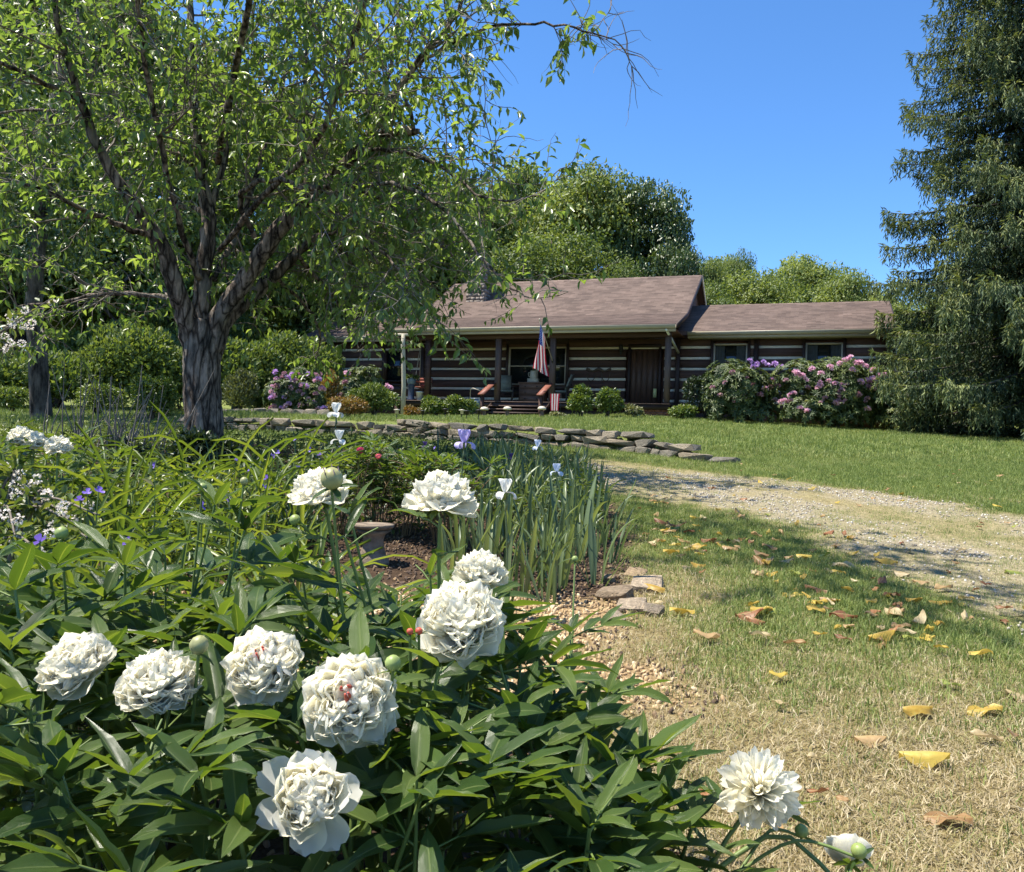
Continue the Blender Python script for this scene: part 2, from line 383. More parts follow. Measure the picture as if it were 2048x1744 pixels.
# ------------------------------------------------------------------ scattered ground cover (instances on points)
def scatter(name, P, rot, scl, tint, idx, protos):
    """one object whose points carry small meshes"""
    col = bpy.data.collections.new(name + '_pieces')
    for i, me in enumerate(protos):
        o = bpy.data.objects.new('%s_piece_%02d' % (name, i), me); col.objects.link(o)
    me = bpy.data.meshes.new(name); n = len(P)
    me.vertices.add(n); me.vertices.foreach_set('co', np.asarray(P, np.float32).ravel())
    a = me.attributes.new('spin', 'FLOAT_VECTOR', 'POINT'); a.data.foreach_set('vector', np.asarray(rot, np.float32).ravel())
    a = me.attributes.new('size', 'FLOAT_VECTOR', 'POINT'); a.data.foreach_set('vector', np.asarray(scl, np.float32).ravel())
    a = me.attributes.new('tint', 'FLOAT', 'POINT'); a.data.foreach_set('value', np.asarray(tint, np.float32))
    a = me.attributes.new('pick', 'INT', 'POINT'); a.data.foreach_set('value', np.asarray(idx, np.int32))
    ng = bpy.data.node_groups.new(name + '_scatter', 'GeometryNodeTree')
    ng.interface.new_socket('Geometry', in_out='INPUT', socket_type='NodeSocketGeometry')
    ng.interface.new_socket('Geometry', in_out='OUTPUT', socket_type='NodeSocketGeometry')
    N = ng.nodes; L = ng.links
    gi = N.new('NodeGroupInput'); go = N.new('NodeGroupOutput'); ip = N.new('GeometryNodeInstanceOnPoints')
    ci = N.new('GeometryNodeCollectionInfo'); ci.inputs['Collection'].default_value = col
    ci.inputs['Separate Children'].default_value = True; ci.inputs['Reset Children'].default_value = True
    ip.inputs['Pick Instance'].default_value = True
    def na(nm, t):
        q = N.new('GeometryNodeInputNamedAttribute'); q.data_type = t; q.inputs['Name'].default_value = nm
        return q.outputs['Attribute']
    e2r = N.new('FunctionNodeEulerToRotation')
    L.new(na('spin', 'FLOAT_VECTOR'), e2r.inputs[0]); L.new(e2r.outputs[0], ip.inputs['Rotation'])
    L.new(na('size', 'FLOAT_VECTOR'), ip.inputs['Scale']); L.new(na('pick', 'INT'), ip.inputs['Instance Index'])
    L.new(gi.outputs[0], ip.inputs['Points']); L.new(ci.outputs[0], ip.inputs['Instance']); L.new(ip.outputs[0], go.inputs[0])
    o = obj(name, me); md = o.modifiers.new('scatter', 'NODES'); md.node_group = ng
    tag(o, kind='stuff'); return o
def tuft(seed, nb, rad, h0, h1, w, lean, mat, seg=3):
    r = np.random.default_rng(seed); g = Geo()
    for _ in range(nb):
        a = r.random() * 6.28; d = rad * math.sqrt(r.random()); p = np.array([math.cos(a) * d, math.sin(a) * d, 0])
        h = r.uniform(h0, h1); ln = abs(r.normal(0, lean)) + .05; az = r.random() * 6.28; dr = np.array([math.cos(az), math.sin(az), 0]); sd = np.array([-dr[1], dr[0], 0])
        t = np.linspace(0, 1, seg); c = p + np.array([0, 0, 1]) * (h * t * np.cos(ln * t))[:, None] + dr * (h * np.sin(ln * t) * t)[:, None]
        ww = w * (1 - t ** 1.5) * r.uniform(.7, 1.3) / 2
        v = np.concatenate([c - sd * ww[:, None], c[:-1] + sd * ww[:-1, None]])
        f = [[k, k + seg, k + seg + 1, k + 1] for k in range(seg - 2)]
        g.add(v, [np.array(f), np.array([[seg - 2, 2 * seg - 2, seg - 1]])])
    return g.mesh('tuft', mat)
GRASS_M = mat_leaf('lawn_blades', [(0, (.085, .130, .030)), (.35, (.165, .220, .058)), (.6, (.25, .29, .090)), (.80, (.34, .33, .13)), (.88, (.30, .235, .13)), (.95, (.44, .36, .22)), (1, (.58, .50, .34))], trans=.3, rough=.55, spec=.3, inst=True, tcol=(1.1, 1.1, .7))
protos = [tuft(s, 22, .075, .018, .05, .0034, .8, GRASS_M) for s in range(4)] + [tuft(9 + s, 18, .08, .02, .06, .0028, 1.6, GRASS_M) for s in range(4)] + [tuft(20 + s, 14, .14, .05, .10, .012, .6, GRASS_M) for s in range(3)]
Ps, Rs, Ss, Ti, Ix = [], [], [], [], []
def lay(n, y0, y1, xl, xr, far=0, size=(.8, 1.25)):
    y = rng.uniform(y0, y1, n); x = rng.uniform(0, 1, n) * (xr(y) - xl(y)) + xl(y)
    soil, pea, grav, drive, dry = masks(x, y)
    keep = (rng.random(n) > np.clip(soil * 1.0 + pea + grav * .5 + drive * .06, 0, .985))
    yw = wall_y(x); keep &= ~((np.abs(y - yw - .05) < .22) & (x < 3.2) & (x > -9))
    x, y, dry, drive = x[keep], y[keep], dry[keep], drive[keep]; n = len(x)
    isdry = rng.random(n) < dry * .95
    t = np.where(isdry, rng.uniform(.82, 1, n), np.clip(rng.normal(.38, .16, n) + .15 * (vn1(x * .8, y * .8) - .5) + .12 * dry, 0, .8))
    idx = np.where(isdry, rng.integers(4, 8, n), rng.integers(0, 4, n)); s = rng.uniform(*size, n)
    if far: idx = np.where(isdry, rng.integers(4, 8, n), rng.integers(8, 11, n)); s = np.where(isdry, s * 1.6, s)
    s = s * np.where(drive > .5, .7, 1)
    Ps.append(np.stack([x, y, G(x, y) - .004], -1)); Rs.append(np.stack([rng.normal(0, .15, n), rng.normal(0, .15, n), rng.uniform(0, 6.28, n)], -1))
    Ss.append(np.stack([s, s, s * np.where(isdry, .6, 1) * rng.uniform(.7, 1.3, n)], -1)); Ti.append(t); Ix.append(idx)
lay(13000, 1.5, 4.5, lambda y: xb(y) - .1, lambda y: 1.2 + .68 * y)
lay(20000, 4.5, 9, lambda y: xb(y) - .2, lambda y: 1.0 + .68 * y)
lay(24000, 9, 15.5, lambda y: -3 + 0 * y, lambda y: 1.0 + .68 * y, 0, (1.0, 1.7))
lay(26000, 14, 31, lambda y: -8 + 0 * y, lambda y: 1 + .68 * y, 1, (.7, 1.2))
lay(6000, 14, 36, lambda y: -18 + 0 * y, lambda y: -6 + 0 * y, 1, (1., 1.8))
scatter('lawn_grass', np.concatenate(Ps), np.concatenate(Rs), np.concatenate(Ss), np.concatenate(Ti), np.concatenate(Ix), protos)

def pebble(seed, mat, flat=.6, n=6, k=4, pw=.72, jit=.13):
    r = np.random.default_rng(seed); g = Geo()
    ph = np.linspace(-math.pi / 2, math.pi / 2, k + 2)[1:-1]; th = np.linspace(0, 6.283, n, endpoint=False)
    v = np.array([[math.cos(p) * math.cos(t), math.cos(p) * math.sin(t), math.sin(p)] for p in ph for t in th])
    v = np.concatenate([v, [[0, 0, -1], [0, 0, 1]]]); v = np.sign(v) * np.abs(v) ** pw
    v *= 1 + r.normal(0, jit, v.shape); v *= np.array([1, r.uniform(.7, 1), flat])
    q = [[a * n + b, a * n + (b + 1) % n, (a + 1) * n + (b + 1) % n, (a + 1) * n + b] for a in range(k - 1) for b in range(n)]
    tr = [[k * n, (b + 1) % n, b] for b in range(n)] + [[k * n + 1, (k - 1) * n + b, (k - 1) * n + (b + 1) % n] for b in range(n)]
    g.add(v, [np.array(q), np.array(tr)]); return g.mesh('stone', mat)
m, nt, bs, out = mat_new('gravel_stone')
nt.links.new(ramp(nt, [(0, (.14, .112, .08)), (.4, (.28, .24, .19)), (.75, (.42, .38, .315)), (1, (.56, .52, .45))], attr(nt, 'tint', 'INSTANCER').outputs['Fac']), bs.inputs['Base Color'])
bs.inputs['Roughness'].default_value = .75
n = 90000
y = rng.uniform(2.8, 14, n); x = rng.uniform(-2, 9.5, n)
_, _, gr_, _, _ = masks(x, y); kp = rng.random(n) < gr_ ** 2.0 * .6; x, y = x[kp], y[kp]; n = len(x)
s = rng.uniform(.0042, .0095, n) * (1 + .035 * y)
scatter('gravel', np.stack([x, y, G(x, y) + .008 + s * .25], -1), rng.uniform(0, 6.28, (n, 3)), np.stack([s, s, s], -1), rng.random(n), rng.integers(0, 4, n), [pebble(s_, m, .7, 5, 3) for s_ in range(4)])
m, nt, bs, out = mat_new('pea_gravel_and_mulch')
nt.links.new(ramp(nt, [(0, (.05, .03, .02)), (.3, (.11, .07, .045)), (.5, (.30, .20, .10)), (.8, (.48, .34, .18)), (1, (.62, .50, .33))], attr(nt, 'tint', 'INSTANCER').outputs['Fac']), bs.inputs['Base Color']); bs.inputs['Roughness'].default_value = .85
n = 60000; y = rng.uniform(1.2, 8, n); x = rng.uniform(-3.2, 1.1, n); so_, pe_, _, _, _ = masks(x, y)
kp = rng.random(n) < np.clip(pe_ + .35 * so_, 0, 1); x, y, pe_ = x[kp], y[kp], pe_[kp]; n = len(x); s = rng.uniform(.005, .011, n)
scatter('bed_gravel', np.stack([x, y, G(x, y) + s * .3], -1), rng.uniform(0, 6.28, (n, 3)), np.stack([s * rng.uniform(1, 2.2, n), s, s], -1),
        np.where(rng.random(n) < pe_, rng.uniform(.4, 1, n), rng.uniform(0, .45, n)), rng.integers(0, 4, n), [pebble(40 + s_, m, .7, 5, 3) for s_ in range(4)])

# ------------------------------------------------------------------ dry stone walls
STONE_M = []
for k, col in enumerate([(.34, .28, .20), (.28, .245, .19), (.40, .335, .25), (.23, .205, .165)]):
    m, nt, bs, out = mat_new('fieldstone_%d' % k); cv = coords(nt)
    oi = nt.nodes.new('ShaderNodeObjectInfo'); va = nt.nodes.new('ShaderNodeVectorMath'); nt.links.new(cv, va.inputs[0])
    cx = nt.nodes.new('ShaderNodeCombineXYZ'); nt.links.new(mth(nt, 'MULTIPLY', oi.outputs['Random'], 40), cx.inputs[0]); nt.links.new(cx.outputs[0], va.inputs[1])
    n1 = noise(nt, 2.2, 7, .7, va.outputs[0]); n2 = noise(nt, 9, 5, .7, va.outputs[0])
    c = ramp(nt, [(.3, tuple(q * .5 for q in col)), (.55, col), (.8, tuple(q * 1.5 for q in col))], n1)
    c = mixc(nt, ramp(nt, [(.58, (0, 0, 0)), (.7, (.5, .5, .5))], n2), c, (.13, .14, .09))
    c = mixc(nt, ramp(nt, [(.62, (0, 0, 0)), (.74, (.6, .6, .6))], n1), c, (.5, .47, .42))
    nt.links.new(c, bs.inputs['Base Color']); bs.inputs['Roughness'].default_value = .9; bump(nt, bs, n2, .12, .8)
    STONE_M.append(m)
def rock(seed, mat, npt=20, rough=.22):
    import bmesh
    r = np.random.default_rng(seed); p = rdir(npt, r); p = np.sign(p) * np.abs(p) ** .38; p *= 1 - rough * r.random((npt, 1)) ; p[:, 2] *= .9
    bm = bmesh.new()
    for q in p: bm.verts.new([float(c) for c in q])
    res = bmesh.ops.convex_hull(bm, input=bm.verts[:]); bmesh.ops.delete(bm, geom=[v for v in bm.verts if not v.link_faces], context='VERTS')
    bmesh.ops.bevel(bm, geom=bm.edges[:], offset=.05, segments=1, affect='EDGES', clamp_overlap=True) if seed % 3 == 0 and False else None
    me = bpy.data.meshes.new('stone'); bm.to_mesh(me); bm.free(); me.materials.append(mat); return me
STONES = [rock(60 + k, STONE_M[k % 4], 22 + k % 5) for k in range(14)]
def stone(root, c, sx, sy, sz, rz, name='stone', tilt=.06):
    o = obj(name, STONES[rng.integers(14)], root)
    o.location = [float(a) for a in np.asarray(c) - (np.array(root.location) if root else 0)]; o.rotation_euler = (rng.normal(0, tilt), rng.normal(0, tilt), rz); o.scale = (sx, sy, sz); return o
def wall_run(root, pts, hf, course=.115, y_in=.1):
    pts = np.asarray(pts); seg = np.hypot(*(pts[1:] - pts[:-1]).T); cum = np.concatenate([[0], np.cumsum(seg)]); tot = cum[-1]
    def pos(s): return np.array([np.interp(s, cum, pts[:, 0]), np.interp(s, cum, pts[:, 1])])
    lev = 0
    while lev < 5:
        s = rng.uniform(-.15, .1); any_ = False
        while s < tot:
            L = rng.uniform(.2, .62) * (1 if lev else .85); p = pos(s + L / 2); h = hf(p[0])
            hh = course * rng.uniform(.72, 1.15)
            if lev * course < h - .03:
                a = pos(min(s + L / 2 + .05, tot)) - pos(max(s + L / 2 - .05, 0)); rz = math.atan2(a[1], a[0]); inn = np.array([-a[1], a[0]]) / (np.hypot(*a) + 1e-9)
                if inn[1] < 0: inn = -inn
                p = p + inn * (.03 * lev + rng.normal(0, .025)); dep = rng.uniform(.13, .2)
                b = .08 * p[1] + (lev + .45) * course + rng.normal(0, .008)
                stone(root, (p[0], p[1], b), L * .56, dep, hh * .66, rz + rng.normal(0, .06)); any_ = True
            s += L * rng.uniform(.92, 1.0)
        if not any_: break
        lev += 1
r = thing('stone_retaining_wall', 'low dry stacked fieldstone retaining wall curving down the lawn above the driveway', 'stone wall', (float(WP[3][0]), float(WP[3][1]), gz(*WP[3] - [0, .4])))
wall_run(r, WP[:8], lambda x: float(wall_h(x)) + .02)
r = thing('garden_stone_wall', 'shaded low stone wall behind the purple flower bed, left of the main wall', 'stone wall', (-4.4, 16.0, 1.28))
wall_run(r, WP[7:], lambda x: float(wall_h(x)) + .0, .13)
# long flat edging stones under the flowering shrubs on the terrace
r = thing('stone_edging', 'row of long flat stones edging the shrub bed on the terrace at left', 'edging', tuple(at_ground(540, 20)))
for px in np.linspace(440, 645, 9):
    p = at_ground(px, 20.5); stone(r, p + [0, 0, .08], .17, .13, .12, rng.normal(.1, .08))
TANROCKS = [rock(90 + k, mat_plain('tan_bed_rock_%d' % k, ((.44, .32, .20), (.36, .29, .21), (.48, .38, .27), (.33, .25, .17), (.42, .35, .28))[k], .9, .2, .45, 3, .03, 9), 26, .26) for k in range(5)]
# flat rocks by the bed corner
for px, py, w_, h_, lb in [(1292, 1168, .11, .05, 'flat mossy brown rock at the back of the bed-corner rocks by the irises'),
                           (1228, 1186, .10, .055, 'tan rock leaning beside the iris leaves at the bed corner'),
                           (1262, 1210, .095, .04, 'pale flat rock in the middle of the bed-corner rocks'),
                           (1232, 1232, .075, .035, 'light grey rock at the front left of the bed-corner rocks'),
                           (1306, 1218, .06, .035, 'small tan rock next to a fallen yellow leaf at the bed corner'),
                           (1270, 1140, .08, .03, 'dark grey slab in shade just behind the bed-corner rocks'),
                           (1215, 1150, .05, .03, 'grey slab half hidden among the iris leaf bases')]:
    p = on_ground(px, py + 12); o = stone(None, p + [0, 0, h_ * .4], w_, w_ * .7, h_, rng.normal(0, .4), 'flat_rock'); o.rotation_euler[0] += .38; o.data = TANROCKS[int(px) % 5]; tag(o, lb, 'rock', 'rocks edging the flower bed')
# ------------------------------------------------------------------ log house
LOG_M = mat_plain('dark_red_brown_log', (.070, .037, .028), .7, .3, .35, 3, .01, 12, (.25, 4, 4), .25)
CHINK_M = mat_plain('cream_chinking', (.70, .63, .50), .9, .2, .12, 5, .004, 25, (1, 1, 1), .08)
TRIM_M = mat_plain('dark_brown_trim', (.035, .020, .017), .6, .4, .25, 5)
GUT_M = mat_plain('tan_gutter_metal', (.42, .36, .27), .45, .5, .08, 3)
POST_M = mat_plain('weathered_brown_post', (.11, .075, .062), .75, .3, .3, 5, .006, 20, (3, 3, .4))
RAIL_M = mat_plain('red_stained_rail', (.21, .075, .05), .6, .4, .25, 6)
BRICK_M = mat_plain('red_brick', (.19, .085, .065), .85, .3, .25, 10, .004, 40, (1, 1, 1), .18)
GAB_M = mat_plain('red_brown_board', (.16, .075, .055), .75, .3, .2, 4, .004, 20, (1, 1, .2), .08)
DOOR_M = mat_plain('brown_plank_door', (.085, .045, .028), .55, .4, .3, 5, .004, 20, (4, 4, .4), .1)
IRON_M = mat_plain('black_iron', (.02, .02, .022), .5, .5, .2, 10, metal=.3)
WHITE_M = mat_plain('white_paint', (.75, .74, .70), .5, .5, .08, 6)
m, nt, bs, out = mat_new('window_glass'); bs.inputs['Base Color'].default_value = (.012, .016, .016, 1); bs.inputs['Roughness'].default_value = .06; bs.inputs['Specular IOR Level'].default_value = .7
GLASS_M = m
CURT_M = mat_plain('pale_curtain', (.055, .06, .058), .9, .1, .15, 8)
m, nt, bs, out = mat_new('asphalt_shingle'); cv = coords(nt)
bt = nt.nodes.new('ShaderNodeTexBrick'); bt.inputs['Scale'].default_value = 1; bt.inputs['Brick Width'].default_value = .30; bt.inputs['Row Height'].default_value = .145; bt.inputs['Mortar Size'].default_value = .004
bt.inputs['Color1'].default_value = (.108, .080, .067, 1); bt.inputs['Color2'].default_value = (.180, .136, .114, 1); bt.inputs['Mortar'].default_value = (.11, .075, .07, 1)
cx = nt.nodes.new('ShaderNodeCombineXYZ'); sp = nt.nodes.new('ShaderNodeSeparateXYZ'); nt.links.new(cv, sp.inputs[0])
nt.links.new(sp.outputs[0], cx.inputs[0]); nt.links.new(attr(nt, 'slope').outputs['Fac'], cx.inputs[1]); nt.links.new(cx.outputs[0], bt.inputs['Vector'])
n1 = noise(nt, 1.1, 4, .6, cv); n2 = noise(nt, 60, 3, .7, cv)
c = mixc(nt, .55, bt.outputs['Color'], ramp(nt, [(.3, (.55, .52, .52)), (.7, (1.2, 1.12, 1.1))], n1), 'MULTIPLY')
c = mixc(nt, .5, c, ramp(nt, [(.3, (.6, .6, .6)), (.7, (1.4, 1.35, 1.3))], n2), 'MULTIPLY')
nt.links.new(c, bs.inputs['Base Color']); bs.inputs['Roughness'].default_value = .85; bs.inputs['Specular IOR Level'].default_value = .25
ROOF_M = m

HOUSE = thing('log_house', 'long low dark log house with pale chinking, brown shingle roofs and a covered porch', 'house', (H0[0], H0[1], 0), None, HANG)
def hpart(name, geo, mat, parent=None, kind=None, label=None, smooth=False):
    o = obj(name, geo.mesh(name, mat, None, smooth), parent or HOUSE)
    if kind: o['kind'] = kind
    if label: o['label'] = label
    return o
def hbox(name, mat, *b, c=0.0, parent=None):
    g = Geo(); box(g, *b, c=c); return hpart(name, g, mat, parent)
ZF = 2.87
U = lambda px, v=0.0, py=740: hp(px, py, v)[0]
uL, uR, uW = -9.15, 1.08, U(1790) - .05
u_ll = -14.2
winA = (U(1016.5), U(1132)); zA = (3.66, 5.14)
door = (U(1256), U(1322)); zD = (ZF, 5.08)
win1 = (U(1426), U(1494)); win2 = (U(1610), U(1685)); z1 = (4.0, 5.2)
winL1 = (U(769), U(808)); winL2 = (U(634), U(679)); zL = (3.75, 5.05)
opens = [(*winA, *zA), (*door, *zD), (*win1, *z1), (*win2, *z1), (*winL1, *zL), (*winL2, *zL)]
def wallrow(u0, u1, z0, z1, fn):
    segs = [(u0, u1)]
    for a, b, c_, d_ in opens:
        if d_ - .05 > z0 and c_ + .05 < z1:
            a -= .10; b += .10; ns = []
            for s, e in segs:
                if b <= s or a >= e: ns.append((s, e)); continue
                if a - s > .08: ns.append((s, a))
                if e - b > .08: ns.append((b, e))
            segs = ns
    for s, e in segs: fn(s, e)
PITCHZ = .393
for (u0, u1, top) in [(uL, uR - .02, 7), (uR + .10, U(1507) , 6), (U(1507) + .16, uW, 6), (u_ll, uL - .12, 6)]:
    for k in range(-2, top):
        zc = 3.11 + PITCHZ * k; zt = 3.11 + PITCHZ * (k + 1)
        if k >= -1 + 1:
            wallrow(u0, u1, zc - .045, zc + .045, lambda s, e: hbox('chinking', CHINK_M, s, e, .03, .14, zc - .050 + rng.normal(0, .005), zc + .050 + rng.normal(0, .005)))
        if zt > 2.4: wallrow(u0, u1, zc + .05, zt - .05, lambda s, e: hbox('log', LOG_M, s, e, -.03 + rng.normal(0, .006), .20, zc + .05, zt - .05, c=.035))
for u_ in (uR + .04, U(1507) + .08, uL - .06): hbox('corner_post', TRIM_M, u_ - .08, u_ + .075, -.06, .19, 2.3, 5.52)
hbox('corner_post', TRIM_M, uW, uW + .18, -.05, .2, 1.9, 5.40)
# back and side shells so that the house is solid from the side
hbox('wall', GAB_M, u_ll, uW + .15, .215, .5, 1.6, 5.40)
hbox('wall', GAB_M, uL, uR, .30, 7.2, 1.65, 5.95); hbox('wall', GAB_M, uR, uW + .14, .35, 6.2, 1.62, 5.42); hbox('wall', GAB_M, u_ll, uL, .35, 6.2, 1.62, 5.42)
# roofs: stepped shingle courses
def roof(u0, u1, prof, thick=.13, steps=.145, name='roof'):
    """prof = list of (v, z) from eave over the ridge to the back eave"""
    g = Geo(); acc = 0
    for (va, za), (vb, zb) in zip(prof[:-1], prof[1:]):
        L = math.hypot(vb - va, zb - za); n = max(1, round(L / steps)); nrmv = np.array([-(zb - za), vb - va]) / L
        if nrmv[1] < 0: nrmv = -nrmv
        up = zb > za
        for k in range(n):
            t0, t1 = k / n, (k + 1) / n; a = np.array([va + (vb - va) * t0, za + (zb - za) * t0]); b = np.array([va + (vb - va) * t1, za + (zb - za) * t1])
            lift = .009
            if up: a2, b2 = a + nrmv * lift, b
            else: a2, b2 = a, b + nrmv * lift
            lo, hi = (acc + L * t0, acc + L * t1)
            g.add([[u0, *a2], [u1, *a2], [u1, *b2], [u0, *b2]], np.array([[0, 1, 2, 3]]), slope=[lo + .002, lo + .002, hi - .002, hi - .002])
            e0, e1 = (a, a2) if up else (b2, b)
            g.add([[u0, *e0], [u1, *e0], [u1, *e1], [u0, *e1]], np.array([[0, 1, 2, 3]]), slope=lo)
        acc += L
    pr = np.array(prof); lowp = pr - [0, thick]; n = len(pr)
    for u_ in (u0, u1):
        v = np.array([[u_, *p] for p in pr] + [[u_, *p] for p in lowp]); q = np.array([[i, i + 1, i + 1 + n, i + n] for i in range(n - 1)]); g.add(v, q, slope=0)
    v = np.array([[u0, *p] for p in lowp] + [[u1, *p] for p in lowp]); g.add(v, np.array([[i, i + 1, i + 1 + n, i + n] for i in range(n - 1)]), slope=0)
    for p, l in ((pr[0], lowp[0]), (pr[-1], lowp[-1])): g.add([[u0, *p], [u1, *p], [u1, *l], [u0, *l]], np.array([[0, 1, 2, 3]]), slope=0)
    return hpart(name, g, ROOF_M)
VE, ZE = -2.55, 5.56; VB, ZB = -.2, 6.30; VR, ZR = 3.5, 8.44
ru0, ru1 = -9.45, 1.42
roof(ru0, ru1, [(VE, ZE), (-1.3, 5.93), (VB, ZB), (.15, 6.48), (VR, ZR), (7.6, 5.95)], name='main_roof')
WE, WZ = -.62, 5.58; WR, WRZ = 3.0, 7.12
wr1 = U(1793, WE, 655)
roof(ru1 - .25, wr1, [(WE, WZ), (WR, WRZ), (6.7, 5.55)], name='wing_roof')
roof(u_ll - .4, ru0 + .3, [(WE, WZ), (WR, WRZ), (6.7, 5.55)], name='wing_roof')
# ridge caps, gable ends and rake boards
def prism(name, mat, us, poly, parent=None):
    g = Geo(); n = len(poly)
    v = np.array([[us[0], *p] for p in poly] + [[us[1], *p] for p in poly])
    g.add(v, [np.array([list(range(n))[::-1]]), np.array([list(range(n, 2 * n))]), np.array([[i, (i + 1) % n, (i + 1) % n + n, i + n] for i in range(n)])]); return hpart(name, g, mat, parent)
for u_ in (uR - .02, uL - .1):
    us = np.linspace(.0, 7.2, 25)
    for a, b in zip(us[:-1], us[1:]):
        f = lambda v: (6.40 + (v - .15) * (1.96 / 3.35)) if v < VR else 8.36 - (v - VR) * .607
        zt = [f(a) - .12, f(b) - .12]
        prism('gable_board', GAB_M, (u_, u_ + .10), [(a + .006, 5.40), (b - .006, 5.40), (b - .006, zt[1]), (a + .006, zt[0])])
for u_ in (ru1 + .002, ru0 - .045):
    prism('rake_board', TRIM_M, (u_, u_ + .042), [(VE, ZE - .16), (VB, ZB - .16), (.15, 6.32), (VR, ZR - .17), (VR, ZR + .012), (.15, 6.49), (VB, ZB + .012), (VE, ZE + .012)])
    prism('rake_board', GUT_M, (u_, u_ + .042), [(VR + .01, ZR + .012), (7.6, 5.96), (7.6, 5.78), (VR + .01, ZR - .17)])
prism('rake_board', TRIM_M, (wr1 + .002, wr1 + .04), [(WE, WZ - .14), (WR, WRZ - .14), (6.7, 5.42), (6.7, 5.56), (WR, WRZ + .012), (WE, WZ + .012)])
for (a, b, v_, z_) in [(ru0, ru1, VR, ZR), (ru1 + .05, wr1, WR, WRZ)]:
    g = Geo()
    for k in np.arange(a, b, .3): g.add([[k, v_ - .16, z_ - .075], [min(k + .32, b), v_ - .16, z_ - .085], [min(k + .32, b), v_, z_ + .010], [k, v_, z_ + .022], [min(k + .32, b), v_ + .16, z_ - .085], [k, v_ + .16, z_ - .075]], np.array([[0, 1, 2, 3], [3, 2, 4, 5]]), slope=.05)
    hpart('ridge_cap', g, ROOF_M)
# gutters, fascia, soffits, beams
def gutter(u0, u1, v, z):
    prof = [(v - .015, z - .13), (v - .10, z - .12), (v - .13, z - .02), (v - .13, z + .0), (v - .115, z), (v - .10, z - .10), (v - .02, z - .115), (v - .015, z)]
    prism('gutter', GUT_M, (u0, u1), prof)
gutter(ru0, ru1, VE, ZE - .03); gutter(ru1 + .12, wr1, WE, WZ - .03); gutter(u_ll - .4, ru0 - .1, WE, WZ - .03)
hbox('fascia', GUT_M, ru0, ru1 - .01, VE + .003, VE + .03, ZE - .26, ZE - .135)
hbox('fascia', GUT_M, ru1 + .12, wr1 - .01, WE + .003, WE + .03, WZ - .24, WZ - .135); hbox('fascia', GUT_M, u_ll - .4, ru0 - .1, WE + .003, WE + .03, WZ - .24, WZ - .135)
hbox('soffit', GUT_M, ru1 + .12, wr1 - .01, WE + .035, -.04, WZ - .235, WZ - .215)
hbox('soffit', GAB_M, ru0 + .05, ru1 - .05, VE + .035, -.05, ZE - .145, ZE - .133)
hbox('porch_beam', LOG_M, uL - .2, uR + .1, -2.13, -1.93, 5.18, 5.38, c=.02)
# downspouts
g = Geo(); tube(g, [hp(1333, 655, VE)[0] * np.array([1, 0, 0]) + [0, VE - .03, 5.36], [uR + .05, -1.6, 5.16], [uR + .08, -.2, 4.86]], .045, 6); hpart('downspout', g, WHITE_M)
g = Geo(); tube(g, [[uW + .12, WE - .05, WZ - .14], [uW + .11, -.12, 5.22], [uW + .10, -.115, 5.1], [uW + .10, -.115, 2.0]], .06, 6); hpart('downspout', g, GUT_M)
# porch: floor boards, brick base, posts
b0 = uL - .2
hbox('porch_rim', TRIM_M, b0, uR + .15, -2.2, -2.12, ZF - .2, ZF - .03)
for k in range(14):
    hbox('floor_board', POST_M, b0, uR + .15, -2.2 + k * .155 - .03, -2.2 + k * .155 + .115, ZF - .028, ZF)
ub = U(1275, -2.1, 820)
gzf = gz(*hw(0, -2.4, 0)[:2]) - .25
row = 0
for zb in np.arange(gzf, ZF - .21, .082):
    for s in np.arange(ub - (.11 if row % 2 else 0), uR + .12, .23):
        hbox('brick', BRICK_M, max(s, ub), min(s + .216, uR + .12), -2.11 + rng.normal(0, .004), -1.98, zb, zb + .070)
    row += 1
hbox('foundation', BRICK_M, ub, uR + .12, -2.09, -.2, gzf, ZF - .205)
hbox('foundation', TRIM_M, b0, ub, -2.05, -.2, gzf, ZF - .205)
for k, px in enumerate((856, 996, 1105, 1335)):
    u_, _ = hp(px, 745, -2.03); hbox('porch_post', POST_M if k else LOG_M, u_ - .095, u_ + .095, -2.12, -1.94, ZF, 5.18)
# steps with tread boards and stringers, sloped red rails on posts
us0, us1 = hp(972, 820, -2.8)[0], hp(1086, 820, -2.8)[0]
for k in range(4):
    zt = ZF - .02 - .135 * (k + 1); v0 = -2.22 - .28 * (k + 1)
    g = Geo(); box(g, us0, us1, v0, v0 + .30, zt - .045, zt); hpart('step_tread', g, POST_M)
for u_ in (us0 - .05, us1 + .01): prism('stringer', TRIM_M, (u_, u_ + .04), [(-2.22, ZF - .05), (-2.22, 2.3), (-3.36, 2.12), (-3.36, ZF - .62)])
for u_ in (us0 - .02, us1 + .02):
    hbox('rail_post', LOG_M, u_ - .06, u_ + .06, -3.22, -3.1, 2.1, 3.02)
    g = Geo(); a = np.array([u_, -3.3, 3.02]); b = np.array([u_, -2.1, 3.52]); n_ = np.array([0, -.385, .923]) * .045
    x_ = np.array([.115, 0, 0]); g.add([a - x_, a + x_, b + x_, b - x_, a - x_ + n_, a + x_ + n_, b + x_ + n_, b - x_ + n_], BOXF); hpart('handrail', g, RAIL_M)
